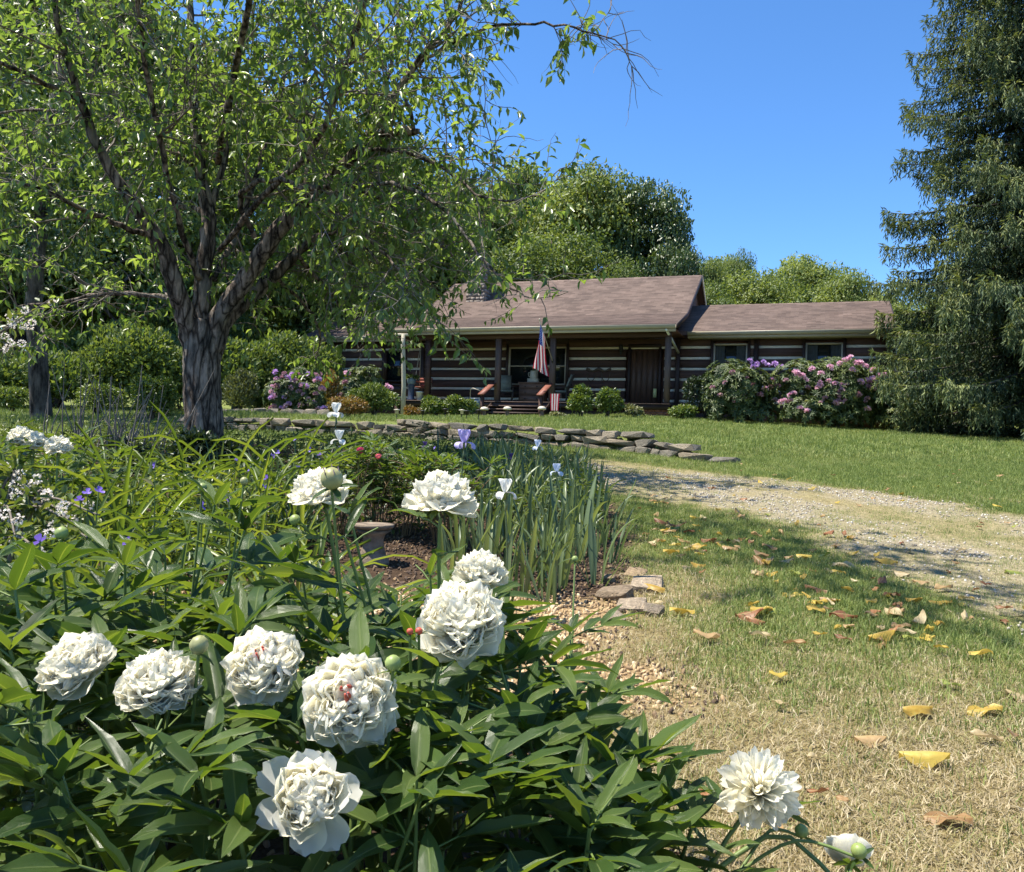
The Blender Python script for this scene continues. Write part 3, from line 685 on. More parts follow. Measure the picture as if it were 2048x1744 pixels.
# windows
def window(a, b, c_, d_, mull='h', curtain=False, light=True):
    fm = GUT_M if light else TRIM_M
    g = Geo(); w = .055
    for bx in ((a, b, c_, c_ + w), (a, b, d_ - w, d_), (a, a + w, c_ + w, d_ - w), (b - w, b, c_ + w, d_ - w)): box(g, bx[0], bx[1], -.02, .16, bx[2], bx[3])
    o = hpart('window', g, fm)
    g = Geo()
    if 'h' in mull: z = (c_ + d_) / 2; box(g, a + w, b - w, .02, .10, z - .022, z + .022)
    if 'v' in mull: u_ = (a + b) / 2; box(g, u_ - .035, u_ + .035, .0, .102, c_ + w + .001, d_ - w - .001)
    if g.n: hpart('sash_bar', g, fm, o)
    hbox('pane', GLASS_M, a + w, b - w, .105, .125, c_ + w, d_ - w, parent=o)
    for s, e in ((a - .10, a - .002), (b + .002, b + .10)): hbox('casing', TRIM_M, s, e, -.055, .2, c_ - .1, d_ + .1)
    kt = math.ceil((d_ + .10 - 3.16) / PITCHZ); hbox('casing', TRIM_M, a - .10, b + .10, -.05, .2, d_ + .101, max(d_ + .16, 3.11 + PITCHZ * (kt + (0 if d_ < 5.1 else 1)) - .05) - .003); hbox('casing', TRIM_M, a - .10, b + .10, -.045, .2, c_ - .42, c_ - .162)
    hbox('sill', TRIM_M, a - .12, b + .12, -.09, .2, c_ - .16, c_ - .101, parent=o)
    if curtain:
        for s, e in ((a + w, a + w + (b - a) * .28), (b - w - (b - a) * .28, b - w)):
            g = Geo(); uu = np.linspace(s, e, 22); vv = .092 + .010 * np.sin(uu * 60)
            v = np.concatenate([np.stack([uu, vv, uu * 0 + c_ + w], -1), np.stack([uu, vv, uu * 0 + d_ - w - .02], -1)])
            g.add(v, np.array([[i, i + 1, i + 23, i + 22] for i in range(21)])); hpart('curtain', g, CURT_M, o)
window(*winA, *zA, 'hv'); window(*win1, *z1, '', True); window(*win2, *z1, '', True)
window(*winL1, *zL, 'h', False, False); window(*winL2, *zL, 'h', False, False)
# door
g = Geo(); a, b = door
o = hbox('door', DOOR_M, a + .09, b - .09, .04, .10, ZF + .01, zD[1] - .1)
for k in range(5):
    s = a + .095 + k * (b - a - .19) / 5; hbox('plank', DOOR_M, s + .006, s + (b - a - .19) / 5 - .006, .018, .039, ZF + .02, zD[1] - .11, parent=o)
g = Geo(); lathe(g, [(.0, 0), (.03, .005), (.032, .03), (.012, .05)], (b - .16, .0, ZF + 1.0), 8); hpart('handle', g, IRON_M, o)
hbox('door_casing', TRIM_M, a, a + .085, -.06, .2, ZF, zD[1]); hbox('door_casing', TRIM_M, b - .085, b, -.06, .2, ZF, zD[1]); hbox('door_casing', TRIM_M, a, b, -.061, .2, zD[1] + .001, zD[1] + .13)
# chimney of small stones near the left end of the ridge
d = ray(950, 604); t = 30.0
for _ in range(400):
    P = CAM + d * t; v_ = float((P - H0) @ HV); zr = 6.48 + (v_ - .15) * (1.96 / 3.35)
    if v_ > .2 and P[2] < zr: break
    t += .02
cu, cv_ = float((P - H0) @ HU), v_
CH_M = mat_plain('chimney_stone', (.20, .17, .15), .9, .2, .35, 6, .02, 14, (1, 1, 1), .3)
MORT_M = mat_plain('chimney_mortar', (.16, .14, .125), .95, .1, .2, 8)
g = Geo(); zt = 8.92; c0 = (cu - .42, cu + .42, cv_ + .04, cv_ + .86); box(g, c0[0], c0[1], c0[2], c0[3], 6.3, zt); CH = hpart('chimney', g, MORT_M)
zc = 6.6
while zc < zt - .05:
    h = rng.uniform(.11, .17)
    for face in range(2):
        s = 0.0; Lf = .84 if face == 0 else .80
        while s < Lf - .05:
            w = min(rng.uniform(.16, .34), Lf - s); g = Geo(); k = rng.uniform(.02, .05)
            if face == 0: box(g, c0[0] + s + .008, c0[0] + s + w - .008, c0[2] - k, c0[2] + .02, zc + .008, zc + h - .008)
            else: box(g, c0[1] - .02, c0[1] + k, c0[2] + .003 + s, c0[2] + s + w - .012, zc + .008, zc + h - .008)
            v = g.v[0]; v += rng.normal(0, .010, v.shape); hpart('stone', g, CH_M, CH); s += w
    zc += h
hbox('chimney_cap', CH_M, c0[0] - .07, c0[1] + .07, c0[2] - .07, c0[3] + .07, zt + .002, zt + .08)

# ------------------------------------------------------------------ things on and around the porch (each its own object)
def hthing(name, label, cat, u, v, z, group=None, rot=0.0): return thing(name, label, cat, hw(u, v, z), group, HANG + rot)
def tpart(name, geo, mat, root, smooth=False, label=None):
    o = obj(name, geo.mesh(name, mat, None, smooth), root)
    if label: o['label'] = label
    return o
def tb(name, mat, root, *b, c=0.0):
    g = Geo(); box(g, *b, c=c); return tpart(name, g, mat, root)
# dresser
u0, u1 = hp(1041, 790, -.45)[0], hp(1090, 790, -.45)[0]; um = (u0 + u1) / 2; w = (u1 - u0) / 2
DR_M = mat_plain('worn_pine', (.21, .115, .075), .65, .35, .25, 5, .004, 20, (.5, 3, 3), .08)
r = hthing('dresser', 'worn brown wooden dresser with drawers under the big porch window', 'dresser', um, -.45, ZF)
tb('carcass', DR_M, r, -w, w, -.2, .25, .06, .80); tb('dresser_top', DR_M, r, -w - .04, w + .04, -.25, .27, .802, .84)
for k, (a, b) in enumerate([(.10, .32), (.34, .56), (.58, .77)]):
    dd = tb('drawer', DR_M, r, -w + .05, w - .05, -.222, -.201, a, b)
    for s in (-.3, .3):
        g = Geo(); lathe(g, [(.0, 0), (.028, .004), (.02, .03), (.0, .035)], (0, 0, 0), 8); v = g.v[0]; g.v[0] = np.stack([v[:, 0] + s * w * 1.6, -.222 - v[:, 2], v[:, 1] + (a + b) / 2], -1); tpart('knob', g, IRON_M, dd)
for s in (-1, 1):
    for t in (-.17, .2): tb('leg', DR_M, r, s * (w - .07) - .04, s * (w - .07) + .04, t - .03, t + .03, 0, .062)
# crock with a handle standing on a pale box on the dresser
CROCK_M = mat_plain('cream_stoneware', (.52, .48, .38), .5, .5, .12, 8)
u_, _ = hp(1066, 760, -.45); r = hthing('stoneware_crock', 'cream stoneware pitcher with side handle on a pale box on the dresser', 'pitcher', u_, -.42, ZF + .84 + .16)
g = Geo(); lathe(g, [(.12, 0), (.135, .02), (.135, .22), (.12, .26), (.125, .29), (.10, .29), (.10, .05)], n=16); tpart('body', g, CROCK_M, r, True)
g = Geo(); tube(g, [[-.125, 0, .24], [-.20, 0, .22], [-.20, 0, .10], [-.13, 0, .07]], .016, 6); tpart('handle', g, CROCK_M, r)
g = Geo(); box(g, -.2, .2, -.12, .12, 0, .158); o = hthing('wooden_box', 'pale low wooden box under the cream pitcher on the dresser', 'box', u_, -.42, ZF + .84)
tpart('box_body', g, CROCK_M, o); tb('box_lid', CROCK_M, o, -.205, .205, -.125, .125, .130, .1595)
# rocking chairs with cushions
CH_WOOD = mat_plain('dark_chair_wood', (.06, .045, .035), .6, .4, .2, 6); CUSH = mat_plain('grey_green_cushion', (.20, .21, .165), .9, .2, .15, 10)
def rocker(px, v, face, lb):
    u_, _ = hp(px, 790, v); r = hthing('rocking_chair', lb, 'chair', u_, v, ZF, 'porch rocking chairs', face)
    for s in (-.27, .27):
        g = Geo(); t = np.linspace(-.45, .5, 9); tube(g, np.stack([t * 0 + s, t, .03 + .25 * t * t], -1), .02, 6); tpart('rocker', g, CH_WOOD, r)
        for y_, zt in ((-.25, .62), (.22, .45)):
            g = Geo(); tube(g, [[s, y_, .05], [s, y_, zt]], .022, 6); tpart('leg', g, CH_WOOD, r)
        g = Geo(); box(g, s - .04, s + .04, -.32, .30, .62, .645); tpart('arm', g, CH_WOOD, r)
        g = Geo(); tube(g, [[s, .22, .42], [s, .30, .7], [s, .48, 1.12]], .02, 6); tpart('back_post', g, CH_WOOD, r)
    tb('seat', CH_WOOD, r, -.27, .27, -.28, .26, .40, .43); g = Geo(); box(g, -.25, .25, -.27, .22, .435, .50, c=.02); tpart('seat_cushion', g, CUSH, r)
    for s in np.linspace(-.2, .2, 5):
        g = Geo(); a = np.array([s, .25, .46]); b = np.array([s, .49, 1.10]); tube(g, [a, b], .016, 5); tpart('slat', g, CH_WOOD, r)
    g = Geo(); n_ = np.array([0, -.91, .40]) * .06; a = np.array([0, .22, .52]); b = np.array([0, .44, 1.08]); x_ = np.array([.24, 0, 0]); a = a + n_ * .3; b = b + n_ * .3
    g.add([a - x_, a + x_, b + x_, b - x_, a - x_ + n_, a + x_ + n_, b + x_ + n_, b - x_ + n_], BOXF); tpart('back_cushion', g, CUSH, r)
rocker(1010, -.9, math.radians(25), 'rocking chair with grey green cushions behind the left-hand red step rail')
rocker(1121, -.9, math.radians(-75), 'rocking chair leaning back, seen from the side, right of the dresser')
# porch swing
ROPE = mat_plain('pale_rope', (.42, .37, .29), .9, .1, .15, 20)
SW_M = mat_plain('red_brown_swing', (.22, .07, .05), .6, .4, .2, 8)
ua, ub_ = hp(833, 770, -1.2)[0], hp(858, 770, -1.2)[0]; um = (ua + ub_) / 2; hwid = (ub_ - ua) / 2
r = hthing('porch_swing', 'small red porch swing hung on pale ropes at the left end of the porch', 'swing', um, -1.2, 3.42)
for k in range(4): tb('slat', SW_M, r, -hwid, hwid, -.24 + k * .12, -.14 + k * .12, 0, .03)
for k in range(3): tb('back_slat', SW_M, r, -hwid, hwid, .24 + k * .03, .26 + k * .03, .08 + k * .12, .17 + k * .12)
for s in (-1, 1):
    tb('arm', SW_M, r, s * hwid - .03, s * hwid + .03, -.25, .27, .22, .25)
    for y_ in (-.22, .25):
        g = Geo(); tube(g, [[s * hwid * .98, y_, .02], [s * hwid * .55, 0, 1.75]], .014, 5); tpart('rope', g, ROPE, r)
    g = Geo(); tube(g, [[s * hwid * .55, 0, 1.75], [s * hwid * .55, 0, 1.97]], .014, 5); tpart('rope', g, ROPE, r)
# white bucket, navy planter, pole
u_, z_ = hp(839, 798, -2.4); gzz = gz(*hw(u_, -2.45, 0)[:2])
u_b, zb_ = hp(839.5, 799, -1.9)
r = hthing('white_bucket', 'white bucket below the porch swing', 'bucket', u_b, -1.9, ZF)
g = Geo(); lathe(g, [(.12, 0), (.15, .34), (.165, .34), (.165, .31), (.15, .31), (.14, .33), (.11, .02)], n=16); tpart('body', g, WHITE_M, r, True)
g = Geo(); t = np.linspace(0, math.pi, 11); tube(g, np.stack([.165 * np.cos(t), t * 0 - .02, .30 - .14 * np.sin(t)], -1), .006, 5); tpart('handle', g, IRON_M, r)
NAVY = mat_plain('navy_glaze', (.03, .042, .075), .45, .5, .3, 6); BLUEG = mat_plain('blue_grey_glaze', (.13, .17, .21), .4, .5, .2, 6)
PLANT_M = mat_leaf('porch_plant_leaf', [(0, (.04, .07, .02)), (.5, (.09, .14, .03)), (1, (.2, .22, .05))])
u_n, _ = hp(822, 790, -1.9); r = hthing('tall_planter', 'tall navy stand with a blue grey pot and leafy plant beside the white bucket', 'planter', u_n, -1.9, ZF)
g = Geo(); lathe(g, [(.15, 0), (.15, .05), (.12, .1), (.115, .5), (.14, .56), (.14, .60), (.05, .60)], n=14); tpart('stand', g, NAVY, r, True)
g = Geo(); lathe(g, [(.10, .602), (.16, .66), (.17, .80), (.15, .86), (.12, .86), (.12, .8)], n=14); tpart('pot', g, BLUEG, r, True)
g = Geo(); n = 130; D = rdir(n); D[:, 2] = np.abs(D[:, 2]) * .8; cloud(g, np.array([0, 0, .86]) + D * rng.uniform(.03, .26, (n, 1)) * [1.1, 1.1, .7], D + [0, 0, -.4], rdir(n) + [0, 0, 1], .13, .07, rng.random(n)); tpart('foliage', g, PLANT_M, r)
POLE_M = mat_plain('pale_wood_pole', (.40, .36, .27), .8, .2, .2, 8, .004, 20, (3, 3, .4))
p = at_ground(803, 27.4); pt = at(806, 690, 27.4)
r = thing('wooden_pole', 'pale round wooden pole standing before the left end of the porch', 'pole', p)
g = Geo(); tube(g, [p - [0, 0, .2], p + [.0, 0, 1], [pt[0], pt[1], pt[2]], [pt[0], pt[1], pt[2] + .35]], [.078, .075, .07, .068], 10); part('pole_shaft', g, POLE_M, r)
g = Geo(); q = np.array([pt[0], pt[1], pt[2] + .33]); box(g, q[0] - .3, q[0] + .3, q[1] - .035, q[1] + .035, q[2] - .04, q[2] + .04); part('cross_arm', g, POLE_M, r)
# flag on its staff
RED = mat_plain('flag_red', (.52, .03, .06), .8, .2, .08, 20); FWH = mat_plain('flag_white', (.80, .78, .78), .8, .2, .06, 20); FBL = mat_plain('flag_blue', (.03, .06, .28), .8, .2, .1, 20)
for m_ in (RED, FWH, FBL):
    nt = m_.node_tree; bs = nt.nodes['Principled BSDF']; out = nt.nodes['Material Output']; tr = nt.nodes.new('ShaderNodeBsdfTranslucent')
    lk = bs.inputs['Base Color'].links[0].from_socket; nt.links.new(lk, tr.inputs[0]); mx = nt.nodes.new('ShaderNodeMixShader'); mx.inputs[0].default_value = .45
    nt.links.new(bs.outputs[0], mx.inputs[1]); nt.links.new(tr.outputs[0], mx.inputs[2]); nt.links.new(mx.outputs[0], out.inputs[0])
fv0 = -2.14; ub0, zb0 = hp(1105, 722, fv0); tv = -3.35; ut, zt_ = hp(1079, 641, tv)
r = hthing('flag', 'striped red, white and blue flag hanging from an angled staff on a porch post', 'flag', ub0, fv0, zb0)
tip = np.array([ut - ub0, tv - fv0, zt_ - zb0]); g = Geo(); tube(g, [[0, 0, 0], tip], .016, 7); tpart('staff', g, POLE_M, r)
g = Geo(); lathe(g, [(0, 0), (.03, .02), (.03, .05), (0, .08)], tip, 8); tpart('finial', g, GUT_M, r); tb('bracket', IRON_M, r, -.03, .03, -.02, .02, -.06, .06)
# cloth hung from the upper staff: rows run along the fly (down), columns along the hoist
ft = np.linspace(.93, .60, 27)            # hoist along the staff (13 stripes)
HO = tip[None] * ft[:, None]
nf = 28; fl = np.linspace(0, 1, nf); drop = 1.58
V = np.zeros((27, nf, 3)); 
for i in range(27):
    s = i / 26
    w_ = .055 * np.sin(fl * 5 + s * 9) * fl ** .5
    V[i, :, 0] = HO[i, 0] + w_ * .8 + fl * (-.03 + .40 * (s - .5)) ; V[i, :, 1] = HO[i, 1] + .06 * np.sin(s * 12 + fl * 2.5) * fl ** .4 + fl * (.12 - .2 * s)
    V[i, :, 2] = HO[i, 2] - fl * drop * (.98 - .10 * s) + .02 * np.sin(s * 11) * fl
def clothquads(sel):
    g = Geo(); used = [(i, j) for i in range(26) for j in range(nf - 1) if sel(i // 2, j)]
    for i, j in used: g.add([V[i, j], V[i + 1, j], V[i + 1, j + 1], V[i, j + 1]], np.array([[0, 1, 2, 3]]))
    return g
canton = lambda s, j: s < 7 and j < 10
tpart('red_stripes', clothquads(lambda s, j: s % 2 == 0 and not canton(s, j)), RED, r, True); tpart('white_stripes', clothquads(lambda s, j: s % 2 == 1 and not canton(s, j)), FWH, r, True)
tpart('star_field', clothquads(canton), FBL, r, True)
g = Geo()
for a in range(9):
    for b in range(11):
        if (a + b) % 2: continue
        i = 1 + a * 1.42; j = .6 + b * .82; i0, j0 = int(i), int(j)
        c = V[i0, j0] + (V[i0 + 1, j0] - V[i0, j0]) * (i - i0) + (V[i0, j0 + 1] - V[i0, j0]) * (j - j0); ex = nrm(V[i0 + 1, j0] - V[i0, j0]); ey = nrm(V[i0, j0 + 1] - V[i0, j0]); nn = np.cross(ex, ey)
        for sg in (.004, -.004):
            th = np.arange(10) * math.pi / 5; rr = np.where(np.arange(10) % 2 == 0, .026, .011); pts = c + nn * sg + ex * (np.cos(th) * rr)[:, None] + ey * (np.sin(th) * rr)[:, None]
            g.add(np.vstack([pts, c + nn * sg]), np.array([[k, (k + 1) % 10, 10] for k in range(10)]))
tpart('stars', g, FWH, r)
# little garden flag
p = at_ground(1106, 27.8); r = thing('garden_flag', 'small red and white garden flag on a stake in front of the porch', 'flag', p, None, HANG)
g = Geo(); tube(g, [[.2, .02, -.1], [.2, .02, .78], [-.17, .02, .78]], .008, 5); tpart('stake', g, IRON_M, r)
for k in range(7):
    g = Geo(); n = 6
    a0, a1 = -.16 + k * .046, -.16 + (k + 1) * .046
    zz = np.linspace(.77, .22, n); tp = 1 - .35 * (.77 - zz)
    v = np.concatenate([np.stack([a0 * tp, .012 * np.sin(zz * 9 + k), zz], -1), np.stack([a1 * tp, .012 * np.sin(zz * 9 + k + 1), zz], -1)])
    g.add(v, np.array([[i, i + 1, i + 1 + n, i + n] for i in range(n - 1)])); tpart('stripe', g, (RED, FWH)[k % 2], r)
# small grey box on a hooked iron stand
p = at_ground(944, 27.9); r = thing('hooked_stand', 'thin hooked iron stand with a grey box beside the porch steps', 'stand', p, None, HANG)
g = Geo(); tube(g, [[-.13, 0, -.1], [-.13, 0, .92], [-.05, 0, .97], [.22, 0, .88]], .012, 5); tpart('stand_rod', g, GUT_M, r)
g = Geo(); box(g, -.06, .20, -.1, .1, .32, .60); tpart('box', g, BLUEG, r); tb('box_lid', BLUEG, r, -.07, .21, -.11, .11, .601, .625)
# mushroom shaped lights and flat-topped path lights
CAPM = mat_plain('pale_lamp_cap', (.55, .50, .40), .5, .4, .1, 8)
for px, dd, lb in [(966, 27.2, 'mushroom shaped garden light left of the porch steps'), (1012, 26.8, 'mushroom shaped garden light in front of the porch steps'), (1081, 27.0, 'mushroom shaped garden light at the right foot of the porch steps')]:
    p = at_ground(px, dd); r = thing('mushroom_light', lb, 'garden light', p, 'mushroom lights by the steps')
    g = Geo(); lathe(g, [(.075, -.05), (.07, .1), (.055, .2), (.05, .24)], n=10); tpart('stem', g, POST_M, r, True)
    g = Geo(); lathe(g, [(.05, .241), (.13, .25), (.14, .28), (.10, .335), (.03, .355), (.0, .357)], n=12); tpart('cap', g, CAPM, r, True)
for px, dd, lb in [(791, 16.6, 'leftmost path light above the stone wall, by the foot of the wooden pole'), (843, 16.5, 'second path light from the left above the stone wall'), (888, 16.3, 'thin path light above the left end of the tall stone wall'),
                   (921, 16.5, 'wide capped path light above the stone wall, left of the porch steps'), (931, 16.7, 'short path light right beside the wide capped one'), (955, 16.1, 'rightmost path light above the stone wall before the steps')]:
    p = at_ground(px, dd); r = thing('path_light', lb, 'path light', p, 'path lights along the stone wall'); h = rng.uniform(.22, .27)
    g = Geo(); tube(g, [[0, 0, -.1], [0, 0, h - .05]], .009, 6); tpart('stake', g, IRON_M, r)
    g = Geo(); lathe(g, [(.03, h - .085), (.032, h - .02), (.06, h - .018), (.062, h - .004), (.0, h + .008)], n=10); tpart('lamp_head', g, CAPM if px in (921, 791) else IRON_M, r)
# lantern, ox yoke and yellow card on the wall
u_, z_ = hp(1243.5, 697, -.06); r = hthing('wall_lantern', 'black wall lantern beside the brown door', 'lantern', u_, -.06, z_)
tb('back_plate', IRON_M, r, -.05, .05, .0, .025, -.1, .12); g = Geo(); lathe(g, [(.03, -.16), (.06, -.14), (.085, .05), (.09, .06), (.02, .13), (0, .14)], (0, -.13, 0), 6); tpart('lamp_body', g, IRON_M, r)
g = Geo(); tube(g, [[0, 0, .1], [0, -.13, .16], [0, -.13, .12]], .012, 5); tpart('bracket', g, IRON_M, r); g = Geo(); lathe(g, [(.02, -.24), (.04, -.22), (.03, -.165)], (0, -.13, 0), 8); tpart('glass', g, CURT_M, r)
ua, za = hp(1173, 740, -.08); ub_, _ = hp(1222, 740, -.08); um = (ua + ub_) / 2; hh = (ub_ - ua) / 2
r = hthing('ox_yoke', 'old wooden ox yoke with two bows hung on the log wall between window and door', 'yoke', um, -.09, za)
YK = mat_plain('old_grey_wood', (.10, .075, .055), .8, .2, .25, 8)
g = Geo(); t = np.linspace(-1, 1, 13); tube(g, np.stack([t * hh, t * 0, .04 * np.cos(t * 6.28) - .0], -1), .045 + .012 * np.cos(t * 6.28), 8); tpart('beam', g, YK, r, True)
for s in (-.6, .6):
    g = Geo(); th = np.linspace(0, math.pi, 10); tube(g, np.stack([s * hh + .15 * np.cos(th), th * 0 - .01, -.12 - .30 * np.sin(th) ** .7], -1), .016, 6); tpart('bow', g, YK, r)
g = Geo(); tube(g, [[.1, -.02, -.02], [.16, -.02, -.5], [.25, -.02, -.9]], .012, 5); tpart('strap', g, YK, r)
u_, z_ = hp(1309.5, 786, -.12); r = hthing('yellow_card', 'narrow pale yellow panel hanging beside the door behind the right porch post', 'panel', u_, -.12, z_)
YEL = mat_plain('pale_yellow', (.55, .50, .20), .7, .3, .08, 6); tb('panel', YEL, r, -.06, .06, 0, .025, -.16, .16); g = Geo(); tube(g, [[0, .012, .16], [.01, .012, .42]], .01, 5); tpart('hanger', g, YK, r)
# ------------------------------------------------------------------ trees
def bark(name, col, scale=9, dist=.03, st=(1, 1, .22), plates=False):
    m, nt, bs, out = mat_new(name); cv = coords(nt, st)
    n1 = noise(nt, scale, 8, .68, cv); n2 = noise(nt, 1.6, 5, .6, coords(nt))
    c = ramp(nt, [(.38, tuple(q * .18 for q in col)), (.5, col), (.64, tuple(q * 2.0 for q in col))], n1)
    c = mixc(nt, ramp(nt, [(.50, (0, 0, 0)), (.66, (.75, .75, .75))], n2), c, (.19, .185, .165))
    if plates:
        vo = nt.nodes.new('ShaderNodeTexVoronoi'); vo.feature = 'DISTANCE_TO_EDGE'; vo.inputs['Scale'].default_value = 8.5
        vm = nt.nodes.new('ShaderNodeVectorMath'); vm.operation = 'MULTIPLY_ADD'; nq = nt.nodes.new('ShaderNodeTexNoise'); nq.inputs['Scale'].default_value = 7; nt.links.new(cv, nq.inputs['Vector'])
        nt.links.new(nq.outputs['Color'], vm.inputs[0]); vm.inputs[1].default_value = (.13, .13, .13); nt.links.new(cv, vm.inputs[2]); nt.links.new(vm.outputs[0], vo.inputs['Vector'])
        fz = ramp(nt, [(.02, (.10, .085, .075)), (.16, (1, 1, 1))], vo.outputs['Distance']); c = mixc(nt, .9, c, fz, 'MULTIPLY')
    nt.links.new(c, bs.inputs['Base Color']); bs.inputs['Roughness'].default_value = .9; bs.inputs['Specular IOR Level'].default_value = .2
    bump(nt, bs, n1, dist, 1.0); return m
CHERRY_BARK = bark('cherry_bark', (.19, .15, .12), 15, .05, (1, 1, .20), True)
DARK_BARK = bark('dark_bark', (.06, .05, .042)); GREY_BARK = bark('grey_bark', (.12, .105, .09), 14)
TWIG_M = mat_plain('grey_twig', (.17, .145, .12), .85, .2, .3, 6)
CH_LEAF = mat_leaf('cherry_leaf', [(0, (.075, .118, .034)), (.35, (.125, .185, .055)), (.7, (.19, .25, .08)), (1, (.28, .33, .12))], trans=.50, rough=.33, spec=.6, tcol=(1.45, 1.55, .62))
def grow(p, d, L, n, wig, grav, r):
    pts = [np.asarray(p, float)]; d = nrm(d); st = L / n
    for _ in range(n):
        d = nrm(d + r.normal(0, wig, 3) + np.array([0, 0, grav])); pts.append(pts[-1] + d * st)
    return np.array(pts), d
def cherry():
    r = np.random.default_rng(21); D0 = 11.0
    base = at_ground(408, D0); root = thing('cherry_tree', 'big many-limbed tree with fissured bark and loose bright leaves left of the house', 'tree', base)
    def pxl(pts, dz0=0.0, dz1=0.0):
        k = len(pts); return np.array([at(x, y, D0 + dz0 + (dz1 - dz0) * i / (k - 1)) for i, (x, y) in enumerate(pts)])
    tr = np.vstack([[base - [0, 0, .3]], [base + [0, 0, .02]], pxl([(409, 850), (405, 800), (404, 740), (404, 690), (408, 640)])])
    g = Geo(); tube(g, spline(tr, 40), np.interp(np.linspace(0, 1, 40), [0, .12, .25, .55, .85, 1], [.29, .26, .235, .225, .225, .18]), 44, .012, seed=3, ridges=.085)
    part('trunk', g, CHERRY_BARK, root, smooth=True)
    limbs = [  # pixel path, radii (px at 11 m), depth start/end
        ([(385, 700), (370, 630), (345, 560), (318, 480), (255, 390), (200, 300), (160, 200), (130, 100), (100, -40), (85, -160)], [30, 27, 24, 19, 15, 12, 9.5, 7, 5, 3], 0, -1.6, 'limb'),
        ([(400, 700), (402, 640), (408, 540), (418, 440), (398, 330), (388, 210), (382, 90), (378, -60), (370, -200)], [30, 27, 23, 20, 15, 12, 10, 8, 4], .0, .6, 'limb'),
        ([(422, 700), (440, 630), (490, 560), (542, 480), (600, 410), (660, 360), (718, 300), (768, 268), (790, 195), (832, 130), (882, 70), (925, 5), (960, -80)], [30, 27, 25, 23, 20, 17, 15, 13, 9, 8, 6.5, 5, 3], 0, -.8, 'limb'),
        ([(425, 720), (450, 650), (500, 595), (548, 552), (592, 510), (640, 470), (720, 440), (800, 450), (890, 500), (960, 560)], [24, 22, 20, 18, 14, 9, 7, 5.5, 4.5, 3], 0.1, 1.4, 'limb'),
        ([(418, 440), (445, 330), (458, 230), (475, 130), (505, 30), (530, -80)], [12, 9, 7.5, 6, 5, 3], .2, 1.6, 'limb'),
        ([(608, 405), (613, 300), (611, 200), (614, 100), (622, -10), (640, -130)], [9, 8, 7, 6, 5, 3], -.5, .6, 'limb'),
        ([(512, 475), (480, 405), (500, 372), (560, 360), (622, 376), (700, 360)], [8, 7.5, 6.5, 6, 5, 3], -.2, -1.4, 'limb'),
        ([(768, 268), (800, 262), (836, 264)], [13, 10, 7], -.6, -.8, 'broken_stub'),
        ([(826, 264), (820, 225), (806, 190)], [6, 5, 4], -.8, -.8, 'broken_stub'),
        ([(318, 480), (270, 462), (215, 440), (160, 418), (100, 385), (20, 360)], [9, 8, 7, 6, 4.5, 3], -.2, -1.5, 'limb'),
        ([(365, 615), (320, 594), (230, 588), (130, 600), (20, 620)], [8, 7, 6, 5, 3], 0, .8, 'limb'),
        ([(390, 210), (350, 120), (310, 60), (260, -20), (210, -110)], [8, 7, 5.5, 4.5, 3], .2, -1.0, 'limb'),
        ([(832, 130), (950, 62), (1060, 48), (1150, 55), (1240, 88)], [5, 4, 3, 2.2, 1.2], -.8, -1.8, 'limb'),
        ([(718, 300), (790, 300), (880, 330), (960, 390), (1040, 400)], [6, 5, 4, 3, 2], -.5, -1.6, 'limb'),
        ([(700, 372), (800, 372), (900, 430), (980, 540), (1050, 592)], [6, 5, 4, 3, 1.6], -.5, -2.2, 'limb'),
        ([(385, 330), (300, 270), (200, 240), (90, 220), (-30, 230)], [8, 6.5, 5, 4, 3], .3, 2.2, 'limb'),
        ([(160, 200), (60, 150), (-60, 90)], [6, 5, 3], -1.2, -2.4, 'limb'),
        ([(400, 420), (330, 390), (240, 250), (170, 90), (150, -40)], [9, 7, 6, 5, 3], .2, 2.6, 'limb'),
        ([(430, 560), (470, 470), (520, 330), (560, 200), (580, 60), (590, -60)], [10, 9, 8, 6, 5, 3], .2, 2.6, 'limb'),
        ([(400, 560), (360, 450), (330, 330), (300, 180), (280, 30), (270, -90)], [9, 8, 7, 6, 5, 3], -.2, -2.6, 'limb'),
        ([(440, 500), (520, 400), (620, 300), (680, 170), (720, 40), (745, -90)], [9, 8, 7, 6, 5, 3], -.1, -2.8, 'limb'),
        ([(720, 300), (760, 200), (790, 90), (800, -30)], [7, 6, 5, 3], -.4, 1.4, 'limb')]
    tw = Geo(); LP, LD, LT = [], [], []
    sources = []
    limbs += [([(640, 470), (700, 520), (755, 585), (790, 650)], [7, 5, 4, 2.5], 1.2, 2.4, 'limb'), ([(592, 510), (640, 560), (680, 615), (700, 670)], [7, 5, 4, 2.5], .5, 1.8, 'limb'), ([(720, 440), (790, 470), (835, 530), (850, 600)], [6, 5, 3.5, 2.5], 1.0, 2.6, 'limb'), ([(545, 552), (590, 590), (630, 640), (640, 690)], [6, 5, 4, 2.5], .6, 2.0, 'limb'),
        ([(720, 330), (800, 350), (860, 400), (900, 450)], [5, 4, 3, 2], .4, 2.2, 'limb'), ([(640, 470), (700, 470), (760, 530), (775, 600)], [5, 4, 3, 2], .8, .2, 'limb'), ([(600, 410), (680, 430), (760, 500), (830, 560)], [6, 5, 4, 2.5], .2, -1.2, 'limb'), ([(660, 360), (740, 390), (810, 420), (860, 480)], [6, 5, 4, 2.5], .0, 1.8, 'limb')]
    over = np.array([(-3.85, 10.7, 4.6), (-3.0, 9.2, 6.1), (-2.0, 7.0, 6.9), (-1.3, 5.5, 7.1), (-.5, 4.7, 7.0), (.3, 4.2, 6.8)])
